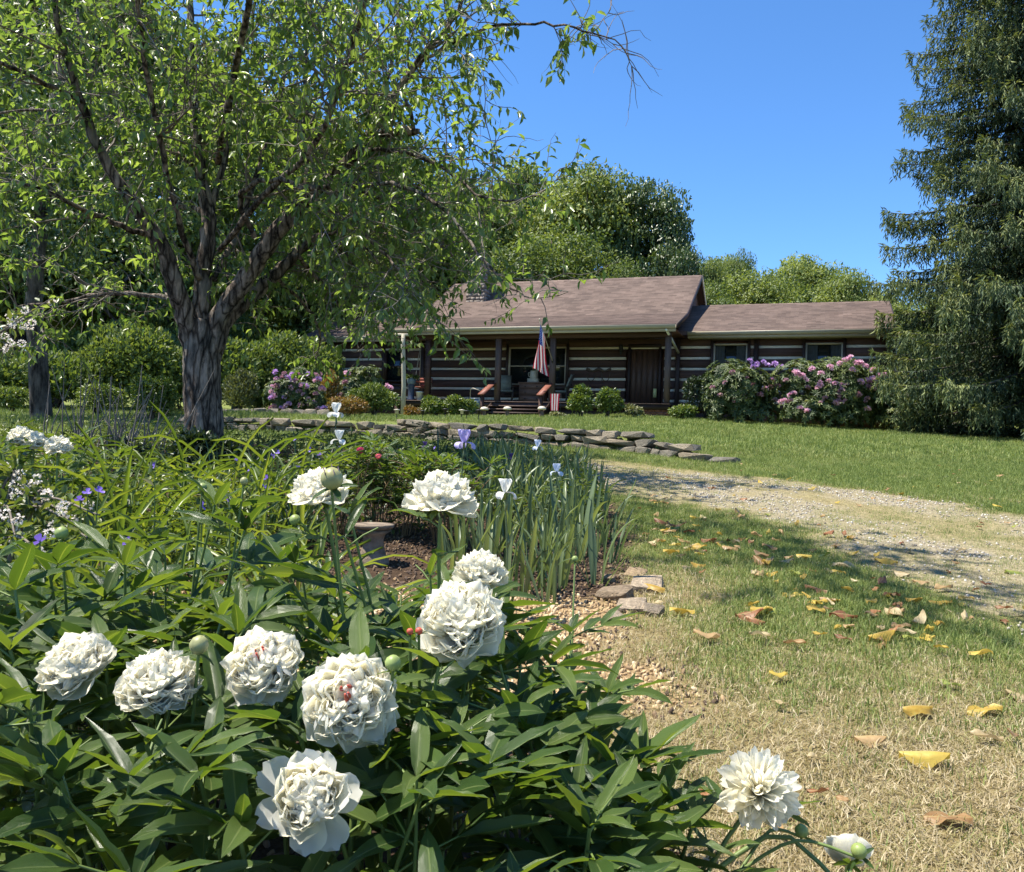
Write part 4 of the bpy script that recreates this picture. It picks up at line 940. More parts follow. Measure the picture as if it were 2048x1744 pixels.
    for pts, rad, a, b, nm in limbs + [(None, [10, 8, 6, 5, 4, 2.5], 0, 0, 'limb')]:
        P = pxl(pts, a, b) if pts else over; pts = pts or [(0, 0)] * 6; n = max(6, 4 * len(pts)); S = spline(P, n); S += r.normal(0, .012, S.shape)
        R = np.interp(np.linspace(0, 1, n), np.linspace(0, 1, len(rad)), rad) / F * D0 * np.interp(np.linspace(0, 1, n), [0, .3, 1], [.64, .72, .78])
        big = rad[0] > 15
        g = Geo(); tube(g, S, R, 28 if big else 12, .03, seed=int(r.integers(999)), ridges=.08 if big else .03)
        part(nm, g, CHERRY_BARK, root, smooth=True)
        if nm == 'limb': sources.append((S, R, pts[-1][0] > 1200))
        
    def twig(p, d, L, bare):
        k = max(4, int(L / .09)); P, _ = grow(p, d, L, k, .22, -.035, r)
        tube(tw, P, np.linspace(.0062, .0018, k + 1), 3, cap=False)
        if bare: return
        n = int(L * r.uniform(10, 18)); t = r.uniform(.12, 1, n) * k; i = np.minimum(t.astype(int), k - 1); u = (t - i)[:, None]
        LP.append(P[i] * (1 - u) + P[i + 1] * u); dd = nrm(P[i + 1] - P[i]) * .5 + rdir(n, r) * .8 + np.array([0, 0, -.55]); LD.append(dd); LT.append(np.clip(r.normal(r.uniform(.3, .7), .2, n), 0, 1))
    def branch(p, d, L, r0, bare=False):
        k = max(5, int(L / .16)); P, _ = grow(p, d, L, k, .17, .02, r); tube(tw, P, np.linspace(r0, .004, k + 1), 5, cap=False)
        for i in range(1, k + 1):
            for _ in range(2 if i < k else 3):
                if r.random() < .78:
                    dd = nrm(nrm(P[i] - P[i - 1]) * .6 + rdir(1, r)[0]); twig(P[i], dd, r.uniform(.25, .75), bare or r.random() < .16)
    for S, R, bare in sources:
        seg = np.linalg.norm(np.diff(S, axis=0), axis=1); L = seg.sum()
        n = int(L / .20)
        for _ in range(n):
            i = int((r.random() ** .75) * (len(S) - 2)) + 1; d0 = rdir(1, r)[0]
            if R[i] > .115: continue
            w_ = S[i] - CAM; zz = w_ @ fwd; qx, qy = 1024 + F * (w_ @ RT) / zz, 872 - F * (w_ @ UP) / zz
            if qx > 885 and qy > 430 and r.random() < .8: continue
            if qx > 900 and r.random() < .3: continue
            if 230 < qx < 640 and 400 < qy < 720 and (d0[1] < .15 or r.random() < .5): continue
            t = nrm(S[i] - S[i - 1]); d = nrm(t * .35 + d0 + [0, -.05, .12]); branch(S[i], d, r.uniform(.5, 1.55) * ((1 if R[i] < .07 else .8) if not bare else .33), min(.016, R[i] * .5), bare and (i > len(S) * .72 or r.random() < .3))
        branch(S[-1], S[-1] - S[-2], r.uniform(.6, 1.1) * (.3 if bare else .7), .010, bare)
    # a bare twiggy branch at left and bare twigs at the upper right
    for (x, y, dx, dy, dz) in [(330, 598, -1, -.3, -1.2), (260, 590, -1, -.2, -1)]:
        p = at(x, y, D0 - .9); branch(p, RT * dx + UP * -dy + fwd * dz * .3, r.uniform(.8, 1.2), .010, True)
    part('twigs', tw, TWIG_M, root, kind='stuff')
    P = np.concatenate(LP); D = np.concatenate(LD); T = np.concatenate(LT); n = len(P)
    N = rdir(n, r) * .7 + [0, 0, 1]; s = r.uniform(.085, .15, n)
    g = Geo(); cloud(g, P, D, N, s, s * r.uniform(.38, .5, n), T, LEAF4); part('crown', g, CH_LEAF, root)
    print('cherry leaves', n)
cherry()

def blob_tree(seed, H, R, base_h, nleaf, leaf, mat, nclump=70, squash=1.0, sparse=.34):
    """crown mesh + trunk mesh, origin at the foot"""
    r = np.random.default_rng(seed); g = Geo(); ch = (H - base_h) / 2; cz = base_h + ch
    c = rdir(nclump, r) * (r.uniform(.25, 1, (nclump, 1)) ** .5); tp = np.clip(c[:, 2], -1, 1)
    c = c * np.array([R, R, ch]) * np.array([.80, .80, .88]); c[:, :2] *= np.where(tp > 0, 1 - .12 * tp, 1 + .18 * np.abs(tp) / np.maximum(.45, np.sqrt(1 - tp ** 2)))[:, None]; c[:, 2] += cz
    cr = R * r.uniform(.10, .36, nclump)
    k = r.choice(nclump, nleaf, p=cr ** 2 / (cr ** 2).sum()); d = rdir(nleaf, r); d[:, 2] = np.where(d[:, 2] < -.3, -d[:, 2] * .6, d[:, 2]); d = nrm(d)
    P = c[k] + d * cr[k][:, None] * np.array([1.15, 1.15, .8]) * (r.random((nleaf, 1)) ** sparse)
    D = d * .5 + rdir(nleaf, r) + [0, 0, -.35]; N = d * .9 + rdir(nleaf, r) * .6 + [0, 0, .6]
    s = leaf * r.uniform(.65, 1.35, nleaf); t = np.clip(r.normal(0, .16, nleaf) + r.uniform(.05, .95, nclump)[k], 0, 1)
    cloud(g, P, D, N, s, s * .55, t); crown = g.mesh('crown', mat)
    g = Geo(); tube(g, spline([[0, 0, -.6], [.05, 0, base_h * .5 + .3], [-.05, .1, base_h + ch * .5], [.1, 0, H * .88]], 12), np.linspace(R * .065, R * .012, 12), 8, .04, seed=seed)
    for _ in range(16):
        z = r.uniform(base_h * .7, base_h + ch * 1.2); j = r.integers(nclump)
        tube(g, spline([[0, 0, z], (np.array([0, 0, z]) + c[j]) / 2 + [0, 0, -.2], c[j]], 6), np.linspace(R * .022, R * .005, 6), 5, cap=False)
    return crown, g.mesh('trunk', DARK_BARK)
LT_G = mat_leaf('light_tree_leaf', [(0, (.10, .145, .042)), (.5, (.185, .24, .07)), (1, (.28, .33, .10))], trans=.42, rough=.5, spec=.4)
MD_G = mat_leaf('mid_tree_leaf', [(0, (.065, .105, .032)), (.5, (.125, .18, .05)), (1, (.20, .25, .075))], trans=.42, rough=.5, spec=.4)
DK_G = mat_leaf('dark_tree_leaf', [(0, (.034, .066, .022)), (.5, (.066, .110, .034)), (1, (.115, .16, .05))], trans=.28, rough=.38, spec=.5)
VARS = {}
for nm, mat, lf in (('light', LT_G, .22), ('mid', MD_G, .20), ('dark', DK_G, .25)):
    VARS[nm] = [blob_tree(100 + 7 * k + len(nm), 10, 4.2, .2, 34000, lf * (.9 + .12 * k), mat, 130, 1.0, .5) for k in range(2)]
VARS['near'] = [blob_tree(300 + k, 12, 5.2, .9, 30000, .20, (LT_G, MD_G)[k], 80, sparse=.6) for k in range(2)]
def place_tree(kind, var, px, depth, top, hw_, label, group, squash=None, name='broadleaf_tree', gzoff=0.0):
    P = at_ground(px, depth); Z0 = P[2] - .2 + gzoff
    H = at(px, top, depth)[2] - Z0; R = hw_ / F * depth * (1.28 if kind != 'near' else 1.1)
    cm, tm = VARS[kind][var]; h0 = 12 if kind == 'near' else 10; r0 = 5.2 if kind == 'near' else 4.2
    r = thing(name, label, 'tree', (P[0], P[1], Z0), group, rng.uniform(0, 6.28))
    for nm, me in (('crown', cm), ('trunk', tm)):
        o = obj(nm, me, r); o.scale = (R / r0, R / r0, H / h0)
    return r
BG = 'trees behind the house'; LW = 'trees in the wood at the left'
for a in [
    ('near', 1, 20, 33, -330, 300, 'tall dark tree at the left edge of the wood', LW), ('near', 0, 190, 37, -120, 280, 'tall tree standing deeper in the left wood behind the big limbs', LW),
    ('near', 1, 330, 34, 60, 220, 'dark green tree right behind the trunk of the big many-limbed tree', LW), ('near', 0, 470, 39, 80, 200, 'mid green tree of the left wood, seen between the middle limbs', LW),
    ('near', 1, 585, 41, 230, 180, 'dark tree of the left wood before the left house wing', LW), ('mid', 0, 660, 47, 190, 190, 'tall green tree behind the left end of the house roof', BG),
    ('mid', 1, 800, 48, 290, 170, 'rounded green tree rising just left of the chimney', BG), ('light', 0, 925, 50, 330, 130, 'light green tree behind the stone chimney', BG),
    ('light', 1, 1040, 56, 305, 105, 'pale loose-topped tree, tallest left of the domed light tree', BG), ('light', 0, 1150, 50, 300, 125, 'domed light green tree with the highest top behind the main roof', BG),
    ('mid', 0, 1090, 44, 430, 130, 'lower dull green tree just behind the middle of the main ridge', BG), ('dark', 0, 1275, 49, 328, 88, 'big dark green tree sloping down behind the right end of the main roof', BG),
    ('dark', 1, 1345, 47, 440, 55, 'lower dark shoulder tree at the right of the big dark tree', BG), ('mid', 1, 1220, 42, 520, 70, 'bushy green tree just above the main ridge, before the dark tree', BG),
    ('light', 1, 1430, 62, 490, 70, 'small distant light tree where the main roof ends', BG), ('mid', 0, 1462, 60, 478, 46, 'distant round-topped dull tree over the wing roof', BG),
    ('light', 0, 1535, 46, 520, 95, 'light green spreading tree over the left half of the wing roof', BG), ('light', 1, 1610, 58, 486, 80, 'tallest light green tree over the middle of the wing roof', BG),
    ('light', 0, 1690, 50, 525, 75, 'light green tree over the right half of the wing roof', BG), ('light', 1, 1775, 44, 560, 60, 'bright yellow-green low tree touching the tall spruce', BG),
    ('light', 0, 1412, 58, 498, 48, 'light tree directly beside the big dark tree, over the roof junction', BG), ('mid', 1, 1425, 44, 560, 70, 'low green tree in the gap right of the main gable', BG), ('light', 1, 1890, 48, 560, 110, 'light green tree mostly hidden behind the tall spruce', BG),
    ('mid', 0, 2080, 52, 520, 150, 'green tree at the right edge behind the tall spruce', BG),
    ('near', 0, 110, 42, 250, 250, 'far tree filling the gap low in the left wood', LW), ('near', 1, -120, 34, 0, 300, 'dark tree beyond the left edge of the wood', LW), ('near', 0, 720, 40, 420, 130, 'green tree drooping over the left end of the house', LW),
]: place_tree(*a)
# understorey and the far wood that closes the view
g = Geo(); n = 50000; xx = rng.uniform(-75, 75, n); dd = rng.uniform(62, 80, n); hh = (5.0 + 6.5 * vn1(xx * .11 + 3, dd * .1) + 1.5 * vn2(xx * .5, dd * .3)) * np.interp(xx, [-75, -5, 10, 75], [1.25, 1.15, .8, .8]); t = rng.random(n) ** .9
P = np.stack([xx, dd + (1 - t) * -3, G(xx, dd) - .3 + hh * t], -1); s = rng.uniform(.5, 1.0, n)
cloud(g, P, rdir(n) + [0, -.2, -.3], rdir(n) + [0, -.6, .8], s, s * .6, np.clip(vn3(xx * .3, hh) * .8 + rng.normal(.1, .15, n), 0, 1)); tag(obj('distant_wood', g.mesh('distant_wood', MD_G)), kind='stuff')
# slim dark trunk at the far left
p = at_ground(78, 17.5); r = thing('dark_trunked_tree', 'dark bare-trunked tree standing in shade at the far left', 'tree', p)
g = Geo(); tp = at(70, 560, 17.5); tube(g, spline([p - [0, 0, .3], p + [0, 0, .2], (p + tp) / 2, tp, tp + [.2, .3, 5]], 14), np.linspace(.24, .13, 14), 12, .03); part('trunk', g, DARK_BARK, r, smooth=True)
n = 9000; d = rdir(n); g = Geo(); cc = tp + np.array([-.3, .2, 2.2]); P = cc + d * np.array([3.4, 3, 2.4]) * (rng.random((n, 1)) ** .4); cloud(g, P, rdir(n) + [0, 0, -.4], rdir(n) + [0, 0, 1], .15, .075, np.clip(rng.normal(.4, .25, n), 0, 1)); part('crown', g, DK_G, r)

# tall spruce at right
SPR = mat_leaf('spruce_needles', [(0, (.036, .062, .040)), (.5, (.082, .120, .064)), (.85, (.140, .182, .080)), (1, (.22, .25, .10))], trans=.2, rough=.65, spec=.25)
def spruce():
    r = np.random.default_rng(5); base = at_ground(2105, 24.5); root = thing('spruce_tree', 'tall dark spruce with drooping boughs at the right edge of the lawn', 'tree', base)
    H = 23.0; g = Geo(); tube(g, [base + [0, 0, -.3], base + [0, 0, .3], base + [0, 0, H * .5], base + [0, 0, H]], [.38, .30, .18, .02], 12, .02); part('trunk', g, DARK_BARK, root, smooth=True)
    bw = Geo(); Pl, Dl, Nl, Ll, Tl = [], [], [], [], []
    z = .7; nb = 0
    while z < 16.5:
        f = z / H; L0 = 4.95 * (1 - f) ** .50 + .2
        m = r.integers(8, 11)
        a0 = r.random() * 6.28
        for k in range(m):
            az = a0 + 6.283 * k / m + r.normal(0, .22); L = L0 * r.uniform(.72, 1.12); zz = z + r.normal(0, .16); o = np.array([math.cos(az), math.sin(az), 0])
            if o[1] > .75 and r.random() < .5: continue
            n = max(5, int(L / .28)); t = np.linspace(0, 1, n); drp = L * (.42 - .22 * f)
            B = base + np.array([0, 0, zz]) + o * (L * t)[:, None] + np.array([0, 0, 1]) * (.10 * L * t - drp * t ** 1.6 + .62 * drp * t ** 5 * .75)[:, None]
            tube(bw, B, np.linspace(.035 + .006 * L, .008, n), 5, cap=False)
            sd = np.array([-o[1], o[0], 0])
            ns = int(L / .044)
            for q in range(ns):
                tt = .10 + .9 * (q + r.random()) / ns; i = min(int(tt * (n - 1)), n - 2); u = tt * (n - 1) - i; p = B[i] * (1 - u) + B[i + 1] * u
                side = r.choice([-1, 1]); lat = r.uniform(.0, .72) * min(1, L / 2.5) * (1.12 - tt) ** .5; hang = r.uniform(.2, .58) * (1.15 - .55 * f)
                s0 = p + sd * side * lat * .15; s1 = p + sd * side * lat + o * lat * .4; dirv = nrm(s1 - s0 + [0, 0, -.05])
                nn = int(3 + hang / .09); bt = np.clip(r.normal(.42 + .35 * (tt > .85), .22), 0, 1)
                # side spray then a hanging spray
                for w in range(nn):
                    uu = w / nn; pp = s1 + o * .05 * uu + np.array([0, 0, -hang * uu]) + r.normal(0, .018, 3); Pl.append(pp); Dl.append(np.array([o[0] * .3 + r.normal(0, .5), o[1] * .3 + r.normal(0, .5), -1.0])); Nl.append(r.normal(0, 1, 3) + o); Ll.append(r.uniform(.13, .23)); Tl.append(bt)
                for w in range(3):
                    uu = r.random(); Pl.append(s0 + (s1 - s0) * uu + [0, 0, .02]); Dl.append(dirv + r.normal(0, .4, 3) + o * .4 + [0, 0, -.1]); Nl.append(np.array([0, 0, 1]) + r.normal(0, .4, 3)); Ll.append(r.uniform(.13, .22)); Tl.append(min(1, bt + .22))
            # upturned tuft at the tip
            for w in range(10):
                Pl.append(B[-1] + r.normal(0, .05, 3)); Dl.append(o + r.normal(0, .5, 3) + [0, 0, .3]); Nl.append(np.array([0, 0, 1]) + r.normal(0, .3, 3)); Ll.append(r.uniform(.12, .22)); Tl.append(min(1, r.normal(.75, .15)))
            nb += 1
        z += r.uniform(.30, .43) * (1 - .25 * f)
    part('boughs', bw, DARK_BARK, root, kind='stuff')
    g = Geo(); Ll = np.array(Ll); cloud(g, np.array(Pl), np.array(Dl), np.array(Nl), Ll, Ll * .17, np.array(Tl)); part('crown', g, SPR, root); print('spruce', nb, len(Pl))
spruce()

# ------------------------------------------------------------------ shrubs
RH_G = mat_leaf('rhododendron_leaf', [(0, (.030, .052, .018)), (.5, (.070, .102, .032)), (.85, (.125, .155, .048)), (1, (.22, .24, .08))], trans=.25, rough=.45, spec=.35)
BX_G = mat_leaf('yellow_green_shrub_leaf', [(0, (.055, .095, .02)), (.5, (.11, .165, .035)), (1, (.20, .24, .05))], trans=.35, rough=.4)
OL_G = mat_leaf('olive_shrub_leaf', [(0, (.05, .06, .025)), (.5, (.105, .125, .045)), (1, (.17, .19, .07))], trans=.3)
VG_G = mat_leaf('variegated_shrub_leaf', [(0, (.07, .09, .035)), (.5, (.17, .19, .08)), (1, (.42, .40, .24))], trans=.25)
OR_G = mat_leaf('orange_shrub_leaf', [(0, (.07, .07, .02)), (.4, (.17, .13, .035)), (1, (.36, .15, .035))], trans=.35)
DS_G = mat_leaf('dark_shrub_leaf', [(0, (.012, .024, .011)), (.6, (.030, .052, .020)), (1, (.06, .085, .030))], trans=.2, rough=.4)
PINK = mat_leaf('pink_blossom', [(0, (.62, .33, .46)), (.5, (.75, .50, .61)), (1, (.83, .68, .74))], trans=.35, rnd=True, tcol=(1.1, .9, 1.0))
PURP = mat_leaf('purple_blossom', [(0, (.44, .27, .56)), (.5, (.58, .39, .70)), (1, (.70, .54, .78))], trans=.35, rnd=True, tcol=(1.1, .9, 1.1))
FADED = mat_leaf('faded_pink_blossom', [(0, (.25, .13, .17)), (.5, (.42, .24, .30)), (1, (.55, .38, .40))], trans=.3, rnd=True, tcol=(1.1, .9, 1.0))
def truss(seed, mat, R=.085, n=46):
    r = np.random.default_rng(seed); g = Geo(); d = rdir(n, r); d[:, 2] = np.abs(d[:, 2]) * 1.1 - .25; d = nrm(d)
    cloud(g, d * R * .45, d + rdir(n, r) * .4, rdir(n, r) + d, R * .85, R * .8, r.random(n)); return g.mesh('flower_truss', mat)
TR = {k: [truss(s, m_) for s in range(3)] for k, m_ in (('pink', PINK), ('purple', PURP), ('faded', FADED))}
def shrub(name, label, cat, px, depth, pytop, hw_, mat, n, leaf, group=None, dpt=.8, whorl=False, trusses=(), stems=True, lumps=9, base_py=None, lw=.42, seedx=0, up=.3):
    r = np.random.default_rng(int(abs(px) * 13 + depth * 7) + seedx); P = at_ground(px, depth); H = at(px, pytop, depth)[2] - P[2]; R = hw_ / F * depth
    root = thing(name, label, cat, P, group); g = Geo()
    c = rdir(lumps, r) * (r.uniform(.3, 1, (lumps, 1)) ** .5) * np.array([R * .62, R * dpt * .62, H * .30]); c[:, 2] += H * .50; cr = r.uniform(.36, .52, lumps)
    c = np.vstack([c, [[0, 0, H * .40]]]); cr = np.append(cr, .7)
    if whorl: c = np.vstack([c, np.stack([R * r.uniform(-.62, .62, 5), R * dpt * r.uniform(-.55, -.1, 5), H * r.uniform(.12, .28, 5)], -1)]); cr = np.append(cr, np.full(5, .36))
    k = r.choice(len(cr), n, p=cr ** 2 / (cr ** 2).sum()); d = rdir(n, r); d[:, 2] = np.where(d[:, 2] < -.5, -d[:, 2], d[:, 2])
    Q = c[k] + d * cr[k][:, None] * np.array([R, R * dpt, H * .62]) * (r.random((n, 1)) ** .22); lowz = Q[:, 2] < .03; Q[lowz, 2] = r.uniform(.03, .35, lowz.sum()) * H
    if whorl:
        nw = n // 7; Q = Q[:nw]; d = nrm(d[:nw] + [0, -.15, .35]); kk = k[:nw]; t = np.clip(r.normal(.5, .22, nw), 0, 1)
        a1 = nrm(np.cross(d, rdir(nw, r))); a2 = np.cross(d, a1)
        for q in range(7):
            th = 6.283 * q / 7 + r.normal(0, .2, nw); rad = a1 * np.cos(th)[:, None] + a2 * np.sin(th)[:, None]
            cloud(g, Q, rad + d * .25 + [0, 0, -.12], d + r.normal(0, .2, d.shape), leaf * r.uniform(.75, 1.2, nw), leaf * lw * .8, np.clip(t + r.normal(0, .1, nw), 0, 1))
    else:
        s = leaf * r.uniform(.65, 1.3, n); t = np.clip(r.normal(.0, .17, n) + r.uniform(.3, .7, len(cr))[k], 0, 1)
        cloud(g, Q, d * .7 + rdir(n, r) * .8 + [0, 0, up], d + rdir(n, r) * .5 + [0, 0, .5], s, s * lw, t)
    obj('foliage', g.mesh('foliage', mat), root)
    if stems:
        g = Geo()
        for _ in range(9):
            e = c[r.integers(lumps)] * np.array([.9, .9, 1]); tube(g, spline([[r.normal(0, .08), r.normal(0, .08), -.1], e * [.4, .4, .5], e], 6), np.linspace(.02, .006, 6), 5, cap=False)
        obj('stems', g.mesh('stems', DARK_BARK), root)
    for kind, tx, ty in trusses:
        # outermost point of the foliage towards the picture position
        best = P + np.array([(tx - px) / F * depth, -R * dpt * .5, 0]); q = at(tx, ty, depth - R * dpt * .72)
        o = obj('flower_truss', TR[kind][r.integers(3)], root); o.location = [float(v) for v in (q - P)]; s = r.uniform(.85, 1.3) * (.8 if depth < 24 else 1); o.scale = (s, s, s * .9); o.rotation_euler = (r.normal(0, .4), r.normal(0, .4), r.random() * 6)
    return root
SH = 'shrubs along the house front'
shrub('rhododendron', 'dark broad rhododendron with a few purple blooms on top, left of the pink one', 'shrub', 1476, 27.6, 722, 104, RH_G, 13000, .15, SH, .7, True,
      [('purple', 1500, 722), ('purple', 1514, 728), ('purple', 1527, 724), ('purple', 1550, 729), ('purple', 1563, 733), ('purple', 1507, 734), ('faded', 1494, 757), ('faded', 1440, 790), ('faded', 1540, 775), ('faded', 1470, 800), ('faded', 1555, 772), ('faded', 1505, 770), ('purple', 1535, 730), ('pink', 1545, 760), ('faded', 1450, 765), ('faded', 1425, 775), ('faded', 1520, 790), ('pink', 1530, 778), ('faded', 1485, 785), ('faded', 1550, 800), ('faded', 1465, 745)], lumps=11)
pk = [(1680, 727), (1690, 720), (1700, 716), (1714, 726), (1592, 745), (1604, 752), (1624, 738), (1642, 747), (1657, 762), (1670, 767), (1685, 771), (1694, 768), (1722, 764), (1735, 760), (1746, 758), (1760, 752), (1770, 750), (1742, 762), (1746, 778), (1719, 790), (1637, 775), (1642, 770), (1580, 790), (1588, 786), (1562, 804), (1568, 802), (1600, 836 - 20), (1672, 806), (1690, 802), (1614, 822), (1735, 818), (1597, 750), (1660, 735), (1731, 733), (1720, 726), (1705, 740), (1745, 740), (1640, 765), (1612, 760), (1755, 768)]
shrub('rhododendron', 'large rhododendron covered in pink blooms before the right wing windows', 'shrub', 1668, 26.6, 716, 150, RH_G, 20000, .15, SH, .6, True, [('pink', x, y) for x, y in pk] + [('faded', 1570 + 200 * rng.random(), 760 + 70 * rng.random()) for _ in range(14)], lumps=13)
shrub('rhododendron', 'dark green rhododendron without blooms at the right end of the shrub row', 'shrub', 1812, 25.8, 752, 98, RH_G, 14000, .12, SH, .7, True, lumps=10)
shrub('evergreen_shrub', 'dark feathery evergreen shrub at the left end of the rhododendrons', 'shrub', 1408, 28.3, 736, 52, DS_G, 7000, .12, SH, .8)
shrub('bright_shrub', 'small bright green shrub right of the porch corner', 'shrub', 1360, 27.6, 806, 34, BX_G, 1800, .10, SH)
shrub('variegated_shrub', 'small pale speckled shrub in front of the brick porch base', 'shrub', 1266, 27.9, 810, 23, VG_G, 1300, .085, SH)
shrub('laurel_shrub', 'left of two upright yellow-green shrubs in front of the porch', 'shrub', 1160, 27.9, 774, 29, BX_G, 2300, .11, SH, lw=.5)
shrub('laurel_shrub', 'right of two upright yellow-green shrubs in front of the porch', 'shrub', 1212, 27.7, 776, 30, BX_G, 2400, .11, SH, lw=.5)
shrub('low_shrub', 'pale low plant at the foot of the small garden flag', 'shrub', 1112, 27.5, 826, 20, VG_G, 700, .08, SH)
shrub('low_shrub', 'left half of the low leafy hedge before the porch, by the wooden pole', 'shrub', 868, 26.2, 794, 38, BX_G, 3000, .10, SH)
shrub('low_shrub', 'right half of the low leafy hedge before the porch, by the hooked stand', 'shrub', 918, 26.0, 793, 36, BX_G, 3000, .10, SH)
shrub('low_shrub', 'reddish low plant at the foot of the wooden pole', 'shrub', 822, 25.5, 812, 22, OR_G, 900, .08, SH)
shrub('spirea_shrub', 'rounded bright yellow-green shrub left of the wooden pole', 'shrub', 745, 23.5, 768, 56, BX_G, 5000, .085, 'shrubs on the terrace at left')
shrub('rhododendron', 'rhododendron with faded purple blooms standing left on the terrace', 'shrub', 592, 22.8, 736, 78, RH_G, 8000, .14, 'shrubs on the terrace at left', .8, True,
      [(('purple', 'faded', 'pink')[int(rng.integers(3))], 540 + 110 * rng.random(), 742 + 75 * rng.random() ** 1.2) for _ in range(44)])
shrub('rhododendron', 'silvery green rhododendron with one pink bloom behind the yellow-green shrub', 'shrub', 712, 25.4, 731, 62, RH_G, 6000, .13, 'shrubs on the terrace at left', .8, True, [('pink', 694, 747), ('pink', 774, 772), ('pink', 781, 776), ('faded', 665, 770), ('faded', 680, 790), ('faded', 690, 765)])
shrub('nandina_shrub', 'orange-tipped shrub between the two left rhododendrons', 'shrub', 655, 24.0, 737, 26, OR_G, 1500, .09, 'shrubs on the terrace at left', up=.9)
shrub('nandina_shrub', 'rust coloured shrub in front of the terrace, behind the white iris', 'shrub', 690, 17.2, 790, 40, OR_G, 2600, .06, 'shrubs on the terrace at left')
shrub('olive_shrub', 'tall wispy olive green shrub right of the big trunk', 'shrub', 478, 24.5, 742, 40, OL_G, 4000, .09, 'shrubs at the left', up=1.0)
shrub('olive_shrub', 'bright green bush left of the big trunk', 'shrub', 300, 16.5, 752, 60, BX_G, 5000, .075, 'shrubs at the left')
shrub('olive_shrub', 'sunlit yellow-green bush beyond the dead stems at left', 'shrub', 190, 21.0, 768, 62, BX_G, 3600, .085, 'shrubs at the left')
shrub('olive_shrub', 'sunlit bush far behind the dark trunk at the left edge', 'shrub', 20, 22.0, 770, 60, BX_G, 3000, .09, 'shrubs at the left')
shrub('olive_shrub', 'yellow-green bush at the back between big trunk and left rhododendron', 'shrub', 515, 30.0, 770, 60, BX_G, 3000, .10, 'shrubs at the left')
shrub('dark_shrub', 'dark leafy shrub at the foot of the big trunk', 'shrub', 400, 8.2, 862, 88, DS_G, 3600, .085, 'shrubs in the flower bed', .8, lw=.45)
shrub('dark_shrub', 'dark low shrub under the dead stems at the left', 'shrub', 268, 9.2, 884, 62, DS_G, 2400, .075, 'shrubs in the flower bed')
for px, d_, top, w_, lb in [(-60, 25, 680, 110, 'leafy undergrowth at the far left edge of the wood'), (110, 26.5, 660, 110, 'leafy undergrowth behind the slim dark trunk'), (270, 27.5, 650, 110, 'leafy undergrowth behind the dead stems'), (420, 28.5, 655, 90, 'leafy undergrowth behind the big trunk'), (355, 31, 630, 90, 'leafy undergrowth seen just left of the big trunk'), (190, 31, 630, 100, 'farthest leafy undergrowth behind the dead stems'), (540, 30, 645, 90, 'leafy undergrowth right of the big trunk'), (625, 31, 640, 60, 'leafy undergrowth by the left end of the house')]:
    shrub('undergrowth_bush', lb, 'bush', px, d_, top + int(px % 37), w_ * 1.15, MD_G, 9000, .17, 'undergrowth of the left wood', lw=.5, lumps=22, up=.7)
for k, (px, dd) in enumerate([(1905, 25.0), (1960, 24.6), (2015, 24.2), (2080, 23.8)]):
    shrub('low_juniper', ('leftmost low dark juniper along the lawn edge under the spruce', 'second low dark juniper along the lawn edge under the spruce', 'third low dark juniper along the lawn edge under the spruce', 'low dark juniper at the right edge under the spruce')[k], 'shrub', px, dd, 846 + 6 * k, 40, DS_G, 1500, .08, 'junipers under the spruce', .5)
# ------------------------------------------------------------------ peonies
PEO_G = mat_leaf('peony_leaf', [(0, (.040, .080, .020)), (.5, (.074, .126, .032)), (1, (.125, .18, .046))], trans=.36, rough=.30, spec=.5, rnd=True, rib=True, tcol=(1.9, 1.75, .5))
STEM_G = mat_plain('green_stem', (.12, .17, .045), .5, .4, .25, 8)
STEM_R = mat_plain('reddish_stem', (.17, .11, .05), .5, .4, .25, 8)
m, nt, bs, out = mat_new('peony_petal')
tb_ = attr(nt, 'base').outputs['Fac']
c = ramp(nt, [(0, (.93, .915, .84)), (.5, (.93, .90, .78)), (.85, (.89, .79, .50)), (1, (.86, .70, .34))], tb_)
nt.links.new(c, bs.inputs['Base Color']); bs.inputs['Roughness'].default_value = .55; bs.inputs['Specular IOR Level'].default_value = .25
bump(nt, bs, noise(nt, 60, 3, .5, coords(nt, (4, .6, 1))), .0015, .5)
tr = nt.nodes.new('ShaderNodeBsdfTranslucent'); nt.links.new(mixc(nt, 1.0, c, (1.0, .97, .86), 'MULTIPLY'), tr.inputs[0])
mx = nt.nodes.new('ShaderNodeMixShader'); mx.inputs[0].default_value = .62
nt.links.new(bs.outputs[0], mx.inputs[1]); nt.links.new(tr.outputs[0], mx.inputs[2]); nt.links.new(mx.outputs[0], out.inputs[0])
PET_M = m
CARP_M = mat_plain('red_flower_centre', (.50, .09, .05), .5, .4, .3, 60)
BUD_M = mat_plain('green_bud', (.24, .30, .09), .45, .4, .25, 30); BUDP_M = mat_plain('pink_green_bud', (.30, .30, .13), .45, .4, .35, 30)
PINKBUD_M = mat_plain('pink_bud_petal', (.66, .36, .38), .5, .4, .2, 30)

